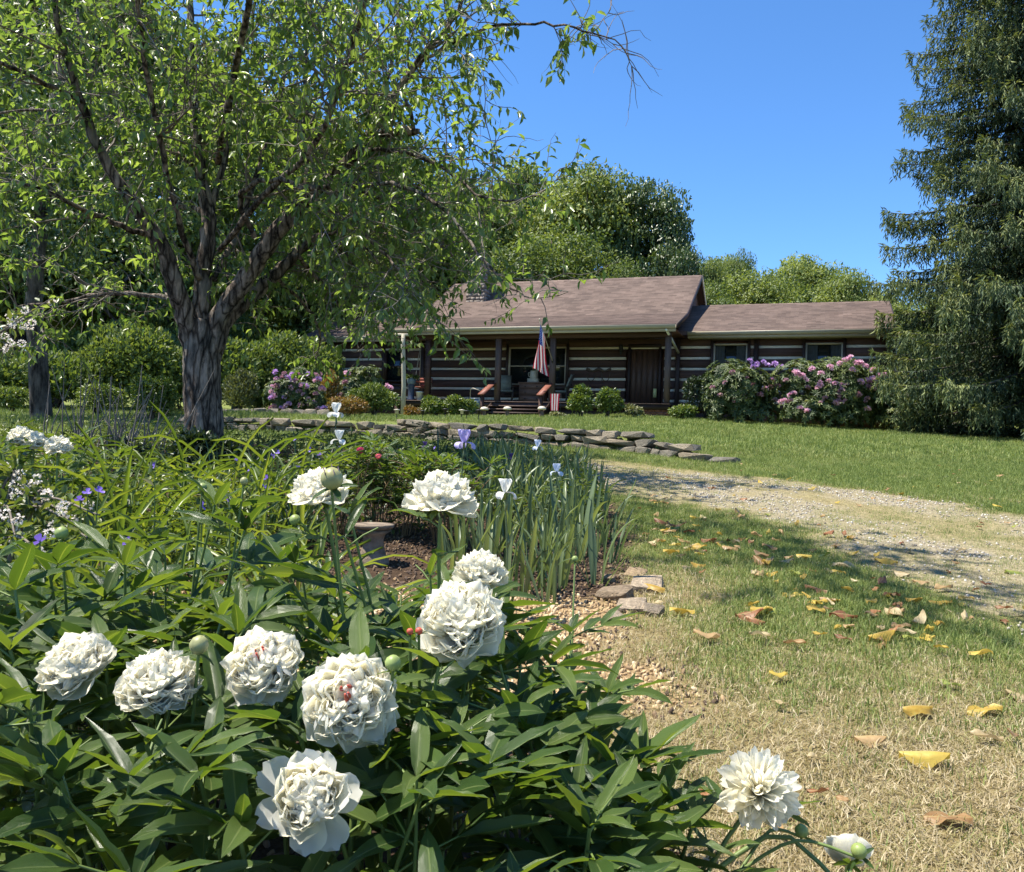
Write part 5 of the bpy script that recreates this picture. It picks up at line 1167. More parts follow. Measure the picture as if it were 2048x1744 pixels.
def strip(nt_, ns, fw, fz, fy, bend, tipround=False):
    """leaf or petal grid: returns verts and quads; along +y, across x"""
    t = np.linspace(0, 1, nt_) if not tipround else 1 - (1 - np.linspace(0, 1, nt_)) ** 1.7; s = np.linspace(-1, 1, ns); T, S = np.meshgrid(t, s, indexing='ij')
    th = np.concatenate([[0], np.cumsum((bend(t[:-1]) + bend(t[1:])) / 2 * np.diff(t))])
    cy = np.concatenate([[0], np.cumsum(np.cos((th[:-1] + th[1:]) / 2) * np.diff(t))]); cz = np.concatenate([[0], np.cumsum(np.sin((th[:-1] + th[1:]) / 2) * np.diff(t))])
    h = fz(T, S); x = fw(T, S); dy = fy(T, S)
    y = cy[:, None] - h * np.sin(th)[:, None] + dy * np.cos(th)[:, None]; z = cz[:, None] + h * np.cos(th)[:, None] + dy * np.sin(th)[:, None]
    v = np.stack([x, y, z], -1).reshape(-1, 3)
    i = np.arange(nt_ - 1)[:, None] * ns; j = np.arange(ns - 1)[None]
    return v, np.stack([i + j, i + j + 1, i + ns + j + 1, i + ns + j], -1).reshape(-1, 4), T.ravel(), S.ravel()
def leaf_var(seed, wid=.315, droop=(.2, .9), fold=.28):
    r = np.random.default_rng(seed); b0 = r.uniform(*droop); tw = r.normal(0, .15); ph = r.random() * 6; w0 = wid * r.uniform(.88, 1.12)
    prof = lambda T: (T ** .62) * np.clip(1 - T, 0, 1) ** .85 * 2.05
    v, q, T, S = strip(8, 5, lambda T, S: S * w0 / 2 * prof(T) + .05 * np.sin(T * 2 + ph) * T * .6,
                 lambda T, S: np.abs(S) * w0 / 2 * prof(T) * fold * 2 * (1 - .5 * T) + tw * S * w0 * prof(T) * T + .012 * np.sin(T * 17 + ph) * np.abs(S), lambda T, S: 0 * T, lambda t: .25 - b0 * 2.0 * t)
    return v, q, 1 - np.abs(S), T
def mesh_leaf(name, vq, mat, tint):
    g = Geo(); g.add(vq[0], vq[1], rib=vq[2], along=vq[3], tint=tint); return g.mesh(name, mat, smooth=True)
LV = [leaf_var(500 + k) for k in range(10)]
LEAVES = [mesh_leaf('leaf', LV[k], PEO_G, (k * .37) % 1) for k in range(10)]

def petal_var(seed, Wd, cup, curl, ruf, notch, narrow=False):
    r = np.random.default_rng(seed); ph = r.random(4) * 6.28; k1 = r.uniform(2.2, 3.4)
    if narrow: prof = lambda T: .42 + .58 * np.sin(np.clip(T, 0, 1) * 2.3) ** 1.0 * (1 - .45 * T ** 6)
    else: prof = lambda T: (.26 + .95 * T ** .75) * np.sqrt(np.clip(1 - (T * .985) ** 6, 0, 1))
    return strip(7, 7, lambda T, S: S * Wd / 2 * prof(T) * (1 + .0 * S),
                 lambda T, S: cup * (S * S) * Wd * prof(T) + ruf * T ** 2 * (np.sin(S * k1 * 1.5 + ph[0]) + .55 * np.sin(S * 5 + ph[1] + T * 4)) * Wd * .5,
                 lambda T, S: T ** 3 * (-notch * (np.sin(S * 3.4 + ph[2]) * .5 + S * S * .4) + notch * .25 * np.sin(S * 5 + ph[3])), lambda t: curl * (.3 + 1.4 * t), True)
def mesh_petal(vq, deep):
    g = Geo(); g.add(vq[0], vq[1], base=np.clip(1 - vq[2] * deep, 0, 1)); return g.mesh('petal', PET_M, smooth=True)
INNER = [petal_var(700 + k, .66, .44, 1.05 + .25 * (k % 3), .085, .05) for k in range(8)]; GUARD = [petal_var(740 + k, 1.05, .22, .75, .06, .05) for k in range(5)]; FLAT = [petal_var(760 + k, .95, .14, .25, .06, .06) for k in range(5)]; NARROW = [petal_var(780 + k, .32, .45, .35, .05, .10, True) for k in range(8)]
INNER_M = [mesh_petal(v, 1.5) for v in INNER]; GUARD_M = [mesh_petal(v, 2.6) for v in GUARD]; FLAT_M = [mesh_petal(v, 3.0) for v in FLAT]; NARROW_M = [mesh_petal(v, 1.6) for v in NARROW]

def blossom(root, c, axis, D, kind, label, seed, nobj=60, red=False):
    """double flower: petals are sub-parts; the innermost are one clustered core"""
    r = np.random.default_rng(seed); z = nrm(axis); x = nrm(np.cross(z, [.3, .9, .21])); y = np.cross(z, x); R = D / 2
    mat4 = mtx(x, y, z, np.asarray(c) - np.array(root.location)); core = Geo(); items = []
    ninner = {'bomb': 165, 'dome': 160, 'open': 120, 'loose': 125, 'spider': 110, 'back': 50}[kind]
    spread = {'bomb': 112, 'dome': 100, 'open': 72, 'loose': 92, 'spider': 98, 'back': 80}[kind]
    for i in range(ninner):
        f = (i + .5) / ninner; th = math.radians(spread) * f ** .62 + r.normal(0, .09); ph = i * 2.39996 + r.normal(0, .2)
        d = np.array([math.sin(th) * math.cos(ph), math.sin(th) * math.sin(ph), math.cos(th)]); n = np.array([0, 0, 1.0]) - d * d[2] + r.normal(0, .28, 3) * (1 if f > .25 else 2)
        L = R * {'open': .84, 'spider': .98, 'loose': .98}.get(kind, .90) * r.uniform(.78, 1.1) * (1 - .10 * math.cos(th)); lst = (NARROW, NARROW_M) if kind == 'spider' else (INNER, INNER_M)
        xx, yy, zz = frame(d, n); s = L * 1.02; w = s * r.uniform(.85, 1.25) * (.8 + .35 * f); base = d * R * .10 - np.array([0, 0, R * .12])
        items.append((lst, r.integers(8), mtx(xx, yy, zz, base, (w, s, s * .9)), f))
    ng = {'bomb': 9, 'dome': 9, 'open': 9, 'loose': 8, 'spider': 9, 'back': 7}[kind]
    jit = .22 if kind == 'open' else .10
    for i in range(ng):
        th = math.radians({'bomb': 112, 'dome': 103, 'open': 80, 'loose': 98, 'spider': 98, 'back': 75}[kind]) + r.normal(0, jit); ph = 6.283 * i / ng + r.normal(0, .12)
        d = np.array([math.sin(th) * math.cos(ph), math.sin(th) * math.sin(ph), math.cos(th)]); n = np.array([0, 0, 1.0]) - d * d[2] + r.normal(0, .1, 3)
        xx, yy, zz = frame(d, n); s = R * {'open': 1.08, 'spider': 1.0, 'dome': 1.08}.get(kind, 1.0) * r.uniform(.9, 1.08)
        lst = (FLAT, FLAT_M) if kind in ('open', 'spider') else (GUARD, GUARD_M)
        items.append((lst, r.integers(5), mtx(xx, yy, zz, np.array([0, 0, -R * .14]), (s * r.uniform(.85, 1.05) * (.55 if kind == 'spider' else .74 if kind == 'open' else 1), s * (r.uniform(.85, 1.08) if kind == 'open' else 1), s)), 2.0))
    items.sort(key=lambda t: -t[3]); objs = items[:nobj]
    for lst, k, m4, f in items[nobj:]:
        vq = lst[0][k]; v = np.array(m4)[:3, :3] @ vq[0].T; core.add(v.T + np.array(m4)[:3, 3], vq[1], base=np.clip(1 - vq[2] * 1.5, 0, 1))
    if not core.n: core.add([[0, 0, 0], [.004, 0, 0], [0, .004, 0]], np.array([[0, 1, 2]]), base=0)
    fo = obj('flower', core.mesh('flower', PET_M, smooth=True), root, mat4); fo['label'] = label
    for lst, k, m4, f in objs: obj('petal', lst[1][k], fo, m4)
    g = Geo()
    for q in range(4):
        a = 6.28 * q / 4 + r.normal(0, .3); tube(g, [[.004 * math.cos(a), .004 * math.sin(a), -R * .1], [.010 * math.cos(a), .010 * math.sin(a), R * .5], [.0065 * math.cos(a), .0065 * math.sin(a), R * .80]], [.004, .0035, .0016], 6)
    if kind in ('red', 'open'): pass
    if red: obj('flower_centre', g.mesh('flower_centre', CARP_M, smooth=True), fo)
    g = Geo()
    for q in range(5):
        a = 6.28 * q / 5 + r.normal(0, .2); d = nrm([math.cos(a), math.sin(a), -.35]); xx, yy, zz = frame(d, [0, 0, 1]); vq = LV[q]; s = R * .62
        v = (np.stack([xx * s * 1.5, yy * s, zz * s], 1) @ vq[0].T).T + [0, 0, -R * .24]; g.add(v, vq[1], rib=0, along=vq[3], tint=.7)
    obj('sepals', g.mesh('sepals', PEO_G, smooth=True), fo); return fo
def bud(root, p, rad, label, mat=None, pink=False):
    g = Geo(); k = 7; prof = [(.0, -1), (.55, -.86), (.92, -.4), (1.0, .1), (.78, .65), (.38, .93), (0, 1.0)]
    lathe(g, np.array(prof) * rad, (0, 0, 0), 12); r = np.random.default_rng(int(p[0] * 1e4) % 9999)
    g.v[0] *= 1 + r.normal(0, .015, g.v[0].shape); o = obj('bud', g.mesh('bud', mat or BUD_M, smooth=True), root); o.location = [float(a) for a in np.asarray(p) - np.array(root.location)]; o['label'] = label
    o.rotation_euler = (r.normal(0, .25), r.normal(0, .25), r.random() * 6)
    g = Geo()
    for q in range(4):
        a = 6.28 * q / 4 + r.random(); d = nrm([math.cos(a), math.sin(a), -.15]); xx, yy, zz = frame(d, [0, 0, 1]); vq = LV[q]; s = rad * 2.4
        g.add((np.stack([xx * s, yy * s, zz * s], 1) @ vq[0].T).T + [0, 0, -rad * .95], vq[1], rib=0, along=vq[3], tint=.8)
    obj('sepals', g.mesh('sepals', PEO_G, smooth=True), o)
    if pink:
        g = Geo()
        for q in range(5):
            a = 6.28 * q / 5; c_ = np.array([.55 * math.cos(a), .55 * math.sin(a), .62]) * rad; g.add(c_ + rad * np.array([[-.2, 0, -.1], [.2, 0, -.1], [.15, .05, .3], [-.15, .05, .3]]) + nrm(c_) * rad * .2, np.array([[0, 1, 2, 3]]))
        obj('petal', g.mesh('petal', PINKBUD_M, smooth=True), o)
    return o

def pixel(p):
    v = np.asarray(p, float) - CAM; z = v @ fwd; return 1024 + F * (v @ RT) / z, 872 - F * (v @ UP) / z, z
KEEP = []
class Plant:
    def __init__(s, name, label, cat, base, group=None, stem_m=STEM_G, leafset=None):
        s.root = thing(name, label, cat, base, group); s.items = []; s.stem_m = stem_m; s.stems = []; s.LM, s.LVV = leafset or (LEAVES, LV); s.mat = PEO_G
    def stem(s, pts, r0=.0042, r1=.0028):
        g = Geo(); P = spline(pts, 9); tube(g, P, np.linspace(r0, r1, 9), 6, cap=False); s.stems.append(g); return P, len(s.stems) - 1
    def leaf(s, si, base, d, n, L, wscale=1.0, score=1.0):
        e = np.asarray(base, float)
        for q in (.15, .4, .65, .85, 1.0):
            a, b, z = pixel(e + nrm(d) * L * q)
            for fx, fy, fz, fr in KEEP:
                if z < fz + .03 and math.hypot(a - fx, b - fy) < fr: return
        xx, yy, zz = frame(d, n); k = int(rng.integers(len(s.LM))); s.items.append((si, k, mtx(xx, yy, zz, np.asarray(base) - np.array(s.root.location), (L * wscale * rng.uniform(.8, 1.3), L, L)), score * L / max(.5, base[1])))
    def compound(s, si, p, az, el, L, pet, score=1.0, r=rng):
        o = np.array([math.cos(az), math.sin(az), 0]); d = nrm(o * math.cos(el) + np.array([0, 0, math.sin(el)])); e = p + d * pet; g = s.stems[si]
        tube(g, [p, p + d * pet * .5 + [0, 0, .004], e], [.0022, .0019, .0016], 4, cap=False); sd = np.cross(d, [0, 0, 1]); sd = nrm(sd)
        nn = np.array([0, 0, 1]) - d * d[2] + r.normal(0, .22, 3)
        s.leaf(si, e, d + [0, 0, -.08], nn, L * r.uniform(.95, 1.15), 1, score)
        for sg in (-1, 1):
            a = r.uniform(.55, .95); s.leaf(si, e - d * .004, d * math.cos(a) + sd * sg * math.sin(a) + [0, 0, r.normal(-.05, .12)], nn + sd * sg * r.uniform(-.1, .35), L * r.uniform(.75, 1.0), 1, score)
            if r.random() < .6:
                q = p + d * pet * .45; a = r.uniform(.8, 1.25); s.leaf(si, q, d * math.cos(a) + sd * sg * math.sin(a) + [0, 0, r.normal(-.02, .12)], nn + sd * sg * r.uniform(-.1, .35), L * r.uniform(.65, .95), 1, score)
    def finish(s, nobj=295):
        st = [obj('stem', g.mesh('stem', s.stem_m, np.array(s.root.location), True), s.root) for g in s.stems]
        s.items.sort(key=lambda t: -t[3])
        for si, k, m4, sc in s.items[:nobj]: obj('leaf', s.LM[k], st[si], m4)
        rest = s.items[nobj:]
        if rest:
            g = Geo()
            for si, k, m4, sc in rest:
                vq = s.LVV[k]; a = np.array(m4); g.add((a[:3, :3] @ vq[0].T).T + a[:3, 3], vq[1], rib=vq[2], along=vq[3], tint=rng.random())
            o = obj('foliage', g.mesh('foliage', s.mat, smooth=True), s.root); o['kind'] = 'stuff'
def shoot(pl, foot, top, nleaf, L, crown=True, score=1.0, r=rng):
    foot = np.asarray(foot, float); top = np.asarray(top, float); a_, b_, z_ = pixel(top)
    for fx, fy, fz, fr in KEEP:
        if z_ < fz + .05 and math.hypot(a_ - fx, b_ - fy) < fr * .95: return None, None
    mid = (foot + top) / 2 + np.array([r.normal(0, .02), r.normal(0, .02), .06]) + (foot - top) * np.array([.12, .12, 0])
    P, si = pl.stem([foot, mid, top]); az = r.random() * 6.28
    for i in range(nleaf):
        t = .30 + .66 * i / max(1, nleaf - 1); j = t * 8; a = int(min(j, 7)); p = P[a] + (P[a + 1] - P[a]) * (j - a)
        pl.compound(si, p, az, r.uniform(.15, .62) * (1 if t < .8 else 1.15), L * r.uniform(.8, 1.1) * (.85 + .3 * t if t < .8 else .95), r.uniform(.045, .11), score * (1 if t > .6 else .4), r); az += 2.4 + r.normal(0, .3)
    if crown:
        for q in range(4): pl.leaf(si, P[-1], nrm([math.cos(az + q * 1.6), math.sin(az + q * 1.6), r.uniform(.35, 1.1)]), rdir(1, r)[0] * .3 + [0, 0, 1], L * r.uniform(.7, 1.0), .85, score)
    return P, si

plants = {}
def peony(key, label, x, y, group='white peony plants'):
    plants[key] = Plant('peony_plant', label, 'peony', (x, y, gz(x, y)), group); return plants[key]
PA = peony('left', 'white peony plant at the lower left with two crowded white flowers', -.62, 1.45)
PB = peony('mid', 'white peony plant in the lower middle carrying three big white flowers', -.22, 1.30)
PC = peony('right', 'white peony plant spreading to the right over the dry grass', .12, 1.45)
PD = peony('back', 'white peony plant at the back with tall white flowers against the garden', -.12, 1.85)
PE = peony('backleft', 'leafy peony plant at left behind the front flowers, with upright pointed shoots', -.85, 1.95)
FL = [  # px, py, depth, diameter px, kind, axis, plant, label
    (640, 985, 1.75, 128, 'dome', (-.25, -.25, 1), PD, 'domed white flower at the back left, half hidden by a big bud'),
    (885, 998, 1.60, 150, 'dome', (.05, -.12, 1), PD, 'tall domed white flower with flat skirt, highest of the middle flowers'),
    (960, 1150, 1.72, 118, 'loose', (.1, -.35, 1), PD, 'ragged white flower just behind the yellow-centred one'),
    (922, 1240, 1.42, 188, 'bomb', (-.12, -.62, .75), PD, 'big white flower with creamy yellow middle'),
    (158, 1338, 1.36, 158, 'loose', (-.25, -.6, .7), PA, 'loose white flower at the far left of the front row'),
    (316, 1366, 1.30, 165, 'bomb', (.15, -.45, .9), PA, 'round white flower touching its left neighbour'),
    (530, 1336, 1.35, 170, 'loose', (.0, -.7, .7), PB, 'white flower with an orange-red streak in its centre'),
    (700, 1400, 1.24, 198, 'bomb', (.02, -.85, .5), PB, 'big ball-shaped white flower with a small red centre'),
    (622, 1603, 1.10, 214, 'open', (.05, -.8, .62), PB, 'open white flower with a flat ring of wide outer petals, lowest in front'),
    (1518, 1580, 1.45, 152, 'spider', (.05, -.68, .72), PC, 'white flower with many narrow petals, lying over the dry grass'),
    (1698, 1716, 1.48, 112, 'back', (.25, .75, .35), PC, 'white flower seen from behind at the bottom edge')]
KEEP += [(f[0], f[1], f[2], f[3] * .54) for f in FL] + [(664, 957, 1.58, 22), (398, 1290, 1.3, 20), (786, 1326, 1.25, 18), (748, 1085, 4.9, 48), (810, 1112, 4.9, 42)]
def htop(x, y):
    h = .17 + .40 * y; h = min(h, .70 if x < -.1 else .72); h -= max(0, x + .02) * .75; return h
def own(x, y):
    c = {'left': (-.75, 1.3), 'mid': (-.25, 1.2), 'right': (.15, 1.35), 'back': (-.15, 1.95), 'backleft': (-.85, 2.0)}
    return plants[min(c, key=lambda k: (c[k][0] - x) ** 2 + (c[k][1] - y) ** 2)]
R5 = np.random.default_rng(77)
pts = []
tries = 0
while len(pts) < 88 and tries < 6000:
    tries += 1; y = R5.uniform(.98, 2.35); x = R5.uniform(-.66 * y - .15, .29)
    if x > .26 - .10 * abs(y - 1.4) - max(0, y - 1.75) * .75: continue
    if y > 2.05 and x > -.15: continue
    if any((x - a) ** 2 + (y - b) ** 2 < (.105 if y < 1.6 else .12) ** 2 for a, b in pts): continue
    pts.append((x, y))
for x, y in pts:
    pl = own(x, y); c = np.array(pl.root.location[:2]); f = np.array([x, y]) * .55 + c * .45; foot = [f[0], f[1], gz(*f) - .02]; z = gz(x, y) * 0 + htop(x, y) + R5.normal(0, .03)
    shoot(pl, foot, [x, y, z], 7, .132 * R5.uniform(.9, 1.12), True, 1.0, R5)
# the shoots that stand out of the mass: picture column, row of the tip, depth
for px, py, d, pl, n in [(430, 1010, 1.95, PE, 6), (490, 1060, 1.9, PE, 5), (700, 1030, 1.75, PD, 6), (690, 1075, 1.65, PD, 5), (250, 1130, 1.8, PE, 6), (100, 1150, 1.75, PE, 6), (560, 1120, 1.7, PD, 6), (860, 1150, 1.75, PD, 5), (330, 1110, 2.0, PE, 5), (30, 1180, 1.6, PA, 6),
                         (1140, 1265, 1.95, PC, 6), (1100, 1330, 1.75, PC, 6), (1215, 1385, 1.6, PC, 6), (1180, 1470, 1.45, PC, 6), (1290, 1530, 1.45, PC, 5), (1330, 1610, 1.38, PC, 5), (1385, 1650, 1.36, PC, 4), (1010, 1350, 1.6, PC, 6), (1060, 1480, 1.4, PC, 6), (1000, 1560, 1.25, PC, 6), (1150, 1600, 1.25, PC, 6), (1250, 1660, 1.28, PC, 5), (900, 1480, 1.3, PB, 6), (840, 1600, 1.15, PB, 6), (400, 1560, 1.12, PB, 6), (260, 1560, 1.12, PA, 6), (120, 1560, 1.1, PA, 6), (60, 1420, 1.2, PA, 6), (20, 1300, 1.4, PA, 6), (1430, 1715, 1.38, PC, 3)]:
    t = at(px, py, d); c = np.array(pl.root.location[:2]); f = t[:2] * .5 + c * .5; shoot(pl, [f[0], f[1], gz(*f) - .02], t, n, .112 if px > 1040 else .135, True, 1.3, R5)
for i, (px, py, d, dp, kind, ax, pl, lb) in enumerate(FL):
    c = at(px, py, d); D = dp / F * d; blossom(pl.root, c, ax, D, kind, lb, 900 + i, 62 if pl is PD else 70 if pl is PB else 100, i in (6, 7))
    f = np.array(pl.root.location); a = nrm(ax); e = c - a * D * .26
    if kind == 'back': ft = at(1440, 1735, 1.45)
    else: ft = np.array([f[0] * .5 + c[0] * .5, f[1] * .5 + c[1] * .5, gz(f[0], f[1])])
    P, si = pl.stem([ft, (ft + e) / 2 + [0, .02, .05], e - a * .05 + [0, 0, -.0], e], .0046, .0036)
    for q in range(3):
        j = 5 + q * .8; p = P[int(j)]; pl.compound(si, p, R5.random() * 6.28, .3, .09, .05, 1.2, R5)
for px, py, d, rad, mat, pk_, pl, lb in [(664, 957, 1.58, .021, BUDP_M, True, PD, 'large pink and green bud in front of the back left flower'), (398, 1290, 1.3, .0145, BUDP_M, False, PA, 'round yellow-green bud between the second and third front flowers'), (786, 1326, 1.25, .012, BUD_M, False, PB, 'green bud beside the ball-shaped flower'),
                              (1603, 1662, 1.5, .012, BUD_M, False, PC, 'small green bud below the narrow-petalled flower'), (1718, 1702, 1.40, .013, BUD_M, False, PC, 'green bud in front of the flower seen from behind'), (820, 1263, 1.35, .0055, CARP_M, False, PD, 'tiny reddish bud left of the creamy flower'), (405, 975, 2.0, .011, BUD_M, False, PE, 'yellow-green bud at the top of a thin shoot'), (488, 962, 1.9, .009, BUDP_M, False, PE, 'pale bud right of the top shoot bud'), (123, 1066, 1.8, .014, BUD_M, False, PE, 'fat green bud at the left'),
                              (590, 1040, 1.8, .012, BUD_M, False, PD, 'small green bud left of the big pink bud'), (1150, 1118, 2.3, .009, BUD_M, False, PC, 'small bud on a thin stem in front of the irises'), (838, 1262, 1.36, .006, CARP_M, False, PD, 'second tiny reddish bud')]:
    p = at(px, py, d); bud(pl.root, p, rad, lb, mat, pk_); f = np.array(pl.root.location); ft = np.array([f[0] * .35 + p[0] * .65, f[1] * .35 + p[1] * .65, gz(f[0], f[1])])
    if py > 1650: ft = at(1480, 1742, 1.45)
    pl.stem([ft, (ft + p) / 2 + [0, .01, .03], p - [0, 0, rad * .9]], .0035, .0026)
# lying pale stem that carries the two flowers at the lower right
for pl in plants.values(): pl.finish(235 if pl in (PD, PB, PC) else 280)

# ------------------------------------------------------------------ strap-leaved plants: irises, spiderworts, daylilies
IRIS_G = mat_leaf('iris_leaf', [(0, (.075, .115, .055)), (.5, (.125, .175, .08)), (1, (.19, .235, .105))], trans=.3, rough=.42, rnd=True, tcol=(1.5, 1.45, .6))
LILY_G = mat_leaf('bright_strap_leaf', [(0, (.07, .12, .025)), (.5, (.12, .18, .035)), (1, (.20, .25, .055))], trans=.42, rough=.38, rnd=True, tcol=(1.5, 1.4, .5))
SPID_G = mat_leaf('spiderwort_leaf', [(0, (.035, .065, .035)), (.5, (.060, .10, .045)), (1, (.10, .145, .06))], trans=.3, rough=.4, rnd=True)
def strap_var(seed, w, bend, k=9):
    r = np.random.default_rng(seed); b = r.uniform(*bend); kk = r.uniform(-.04, .04)
    return strip(k, 3, lambda T, S: S * w / 2 * np.clip((.75 + .5 * T) * (1 - T ** 3.5), 0, 1) + kk * np.sin(T * 3), lambda T, S: np.abs(S) * w * .22, lambda T, S: 0 * T, lambda t: -b * 2 * t ** 1.3)
def strap_set(seed, w, bend, mat, n=8):
    out = []
    for k in range(n):
        vq = strap_var(seed + k, w, bend); g = Geo(); g.add(vq[0], vq[1], tint=(k * .377) % 1, rib=0.0, along=0.0); out.append(g.mesh('leaf', mat, smooth=True))
    return out
IRIS_L = strap_set(1000, .062, (.05, .5), IRIS_G); IRIS_B = strap_set(1050, .06, (.7, 1.5), IRIS_G, 5); LILY_L = strap_set(1100, .055, (1.0, 2.6), LILY_G); SPID_L = strap_set(1200, .035, (.6, 1.6), SPID_G)
def petal_mat(name, col, trans=.35):
    m, nt, bs, out = mat_new(name); c = ramp(nt, [(0, col), (.7, col), (1, tuple(q * .55 for q in col))], attr(nt, 'base').outputs['Fac']); nt.links.new(c, bs.inputs['Base Color']); bs.inputs['Roughness'].default_value = .5
    tr = nt.nodes.new('ShaderNodeBsdfTranslucent'); nt.links.new(c, tr.inputs[0]); mx = nt.nodes.new('ShaderNodeMixShader'); mx.inputs[0].default_value = trans
    nt.links.new(bs.outputs[0], mx.inputs[1]); nt.links.new(tr.outputs[0], mx.inputs[2]); nt.links.new(mx.outputs[0], out.inputs[0]); return m
IW = petal_mat('white_iris_petal', (.82, .82, .78)); IL = petal_mat('lavender_iris_petal', (.50, .44, .74)); IB = petal_mat('pale_blue_iris_petal', (.62, .68, .80)); PV = petal_mat('violet_petal', (.24, .15, .62)); DKI = petal_mat('dark_violet_iris_petal', (.09, .05, .20)); WHF = petal_mat('white_small_petal', (.86, .78, .70)); RDP = petal_mat('red_peony_petal', (.55, .04, .12)); PKP = petal_mat('coral_peony_petal', (.72, .16, .18))
def pmesh(vq, mat):
    g = Geo(); g.add(vq[0], vq[1], base=np.clip(1 - vq[2] * 2.5, 0, 1)); return g.mesh('petal', mat, smooth=True)
STD = petal_var(801, .95, .34, .55, .17, .05); FALL = petal_var(802, .88, .14, -2.3, .16, .05)
IRIS_P = {id(m_): (pmesh(STD, m_), pmesh(FALL, m_)) for m_ in (IW, IL, IB, DKI)}
def clump(name, label, cat, foot, n, L, leaves, group, spread=.06, lean=.35, r=None, wx=1.0):
    r = r or R5; root = thing(name, label, cat, foot, group)
    for k in range(n):
        a = r.random() * 6.28; p = np.array([math.cos(a), math.sin(a), 0]) * spread * math.sqrt(r.random()); ln = abs(r.normal(0, lean)); d = np.array([math.cos(a) * math.sin(ln), math.sin(a) * math.sin(ln), math.cos(ln)])
        nrmv = np.array([-math.cos(a), -math.sin(a), .15]) + r.normal(0, .35, 3); xx, yy, zz = frame(d, nrmv); s = L * r.uniform(.6, 1.12)
        obj('leaf', leaves[r.integers(len(leaves))], root, mtx(xx, yy, zz, p - [0, 0, .01], (s * wx * r.uniform(.8, 1.2), s, s)))
    return root
def iris_flower(root, p, D, mat, label, stem_from=None):
    p = np.asarray(p); foot = np.array(root.location) if stem_from is None else stem_from
    g = Geo(); P = spline([foot, (foot + p) / 2 + [R5.normal(0, .01), 0, 0], p - [0, 0, D * .25]], 8); tube(g, P - np.array(root.location), np.linspace(.006, .004, 8), 6); 
    for q in (4, 6):
        c = P[q] - np.array(root.location); tube(g, [c, c + [.006, 0, .03], c + [.004, 0, .07]], [.005, .008, .002], 5)
    obj('stem', g.mesh('stem', IRIS_G, smooth=True), root)
    g = Geo(); tube(g, [[0, 0, -D * .3], [0, 0, 0], [0, 0, D * .15]], [.006, .009, .004], 6); fo = obj('flower', g.mesh('flower', STEM_G, smooth=True), root); fo.location = [float(a) for a in p - np.array(root.location)]; fo['label'] = label
    st, fl = IRIS_P[id(mat)]; a0 = R5.random() * 2
    for q in range(3):
        a = a0 + 2.094 * q; o = np.array([math.cos(a), math.sin(a), 0]); xx, yy, zz = frame(o * .55 + [0, 0, .9], -o + [0, 0, .5]); s = D * .70; obj('petal', st, fo, mtx(xx, yy, zz, o * .004, (s, s, s)))
        a += 1.047; o = np.array([math.cos(a), math.sin(a), 0]); xx, yy, zz = frame(o * .9 + [0, 0, .25], np.array([0, 0, 1.0])); s = D * .58; obj('petal', fl, fo, mtx(xx, yy, zz, o * .004, (s * .9, s, s)))
# iris bed along the edge of the drive
k = 0; irises = []
for t in range(400):
    if k >= 92: break
    y = R5.uniform(3.6, 9.5); x = R5.uniform(-.95, .03) * (.5 + y * .07) + xb(y) - .10 - .02 * y
    if y < 4.4 and x < .10: continue
    if any(math.hypot(x - a, y - b) < .125 for a, b in irises): continue
    irises.append((x, y)); k += 1
IRB = 'iris clumps along the bed edge'
LBI = ['flowerless grey-green iris clump right behind the bed-corner rocks', 'flowerless grey-green iris clump in the front half of the iris row', 'flowerless iris clump in the middle of the iris row', 'flowerless iris clump at the far end of the iris row']
for x, y in irises:
    P = np.array([x, y, gz(x, y)]); clump('iris_plant', LBI[0 if y < 4.8 else 1 if y < 6.2 else 2 if y < 8 else 3] + (' at the drive side' if x > xb(y) - .45 else ' on the inner side'), 'iris', P, 7, R5.uniform(.40, .58), IRIS_L + IRIS_B[:4], IRB, .06, .26)
for px, py, d, D, mat, lb, pl in [(1010, 986, 3.9, .10, IW, 'white iris bloom nearest the camera', 'iris clump with a white bloom, just right of the tall domed peony'), (1113, 944, 6.2, .095, IB, 'pale blue-white iris bloom', 'iris clump with a pale blue bloom standing in the middle of the iris leaves'),
                              (1075, 894, 7.6, .10, IB, 'very pale iris bloom', 'iris clump with a whitish bloom seen against the stone wall and grass'), (928, 886, 5.3, .13, IL, 'large lavender iris bloom', 'iris clump with the large lavender bloom before the stone wall'),
                              (672, 826, 7.0, .13, IW, 'tall white iris bloom', 'tall white iris rising before the rust coloured shrub'), (678, 880, 6.6, .12, IW, 'white iris bloom', 'lower white iris right under the tall white one'), (1022, 916, 8.2, .07, DKI, 'dark violet iris bloom', 'iris with a small dark violet bloom near the drive'), (850, 892, 7.2, .06, DKI, 'dark reddish iris bloom', 'iris with a small dark bloom left of the lavender one')]:
    p = at(px, py, d); f = np.array([p[0] + R5.normal(0, .02), p[1] + .02, gz(p[0], p[1])]); r = clump('iris_plant', pl, 'iris', f, 7, .46, IRIS_L, IRB, .05, .2); iris_flower(r, p, D, mat, lb)

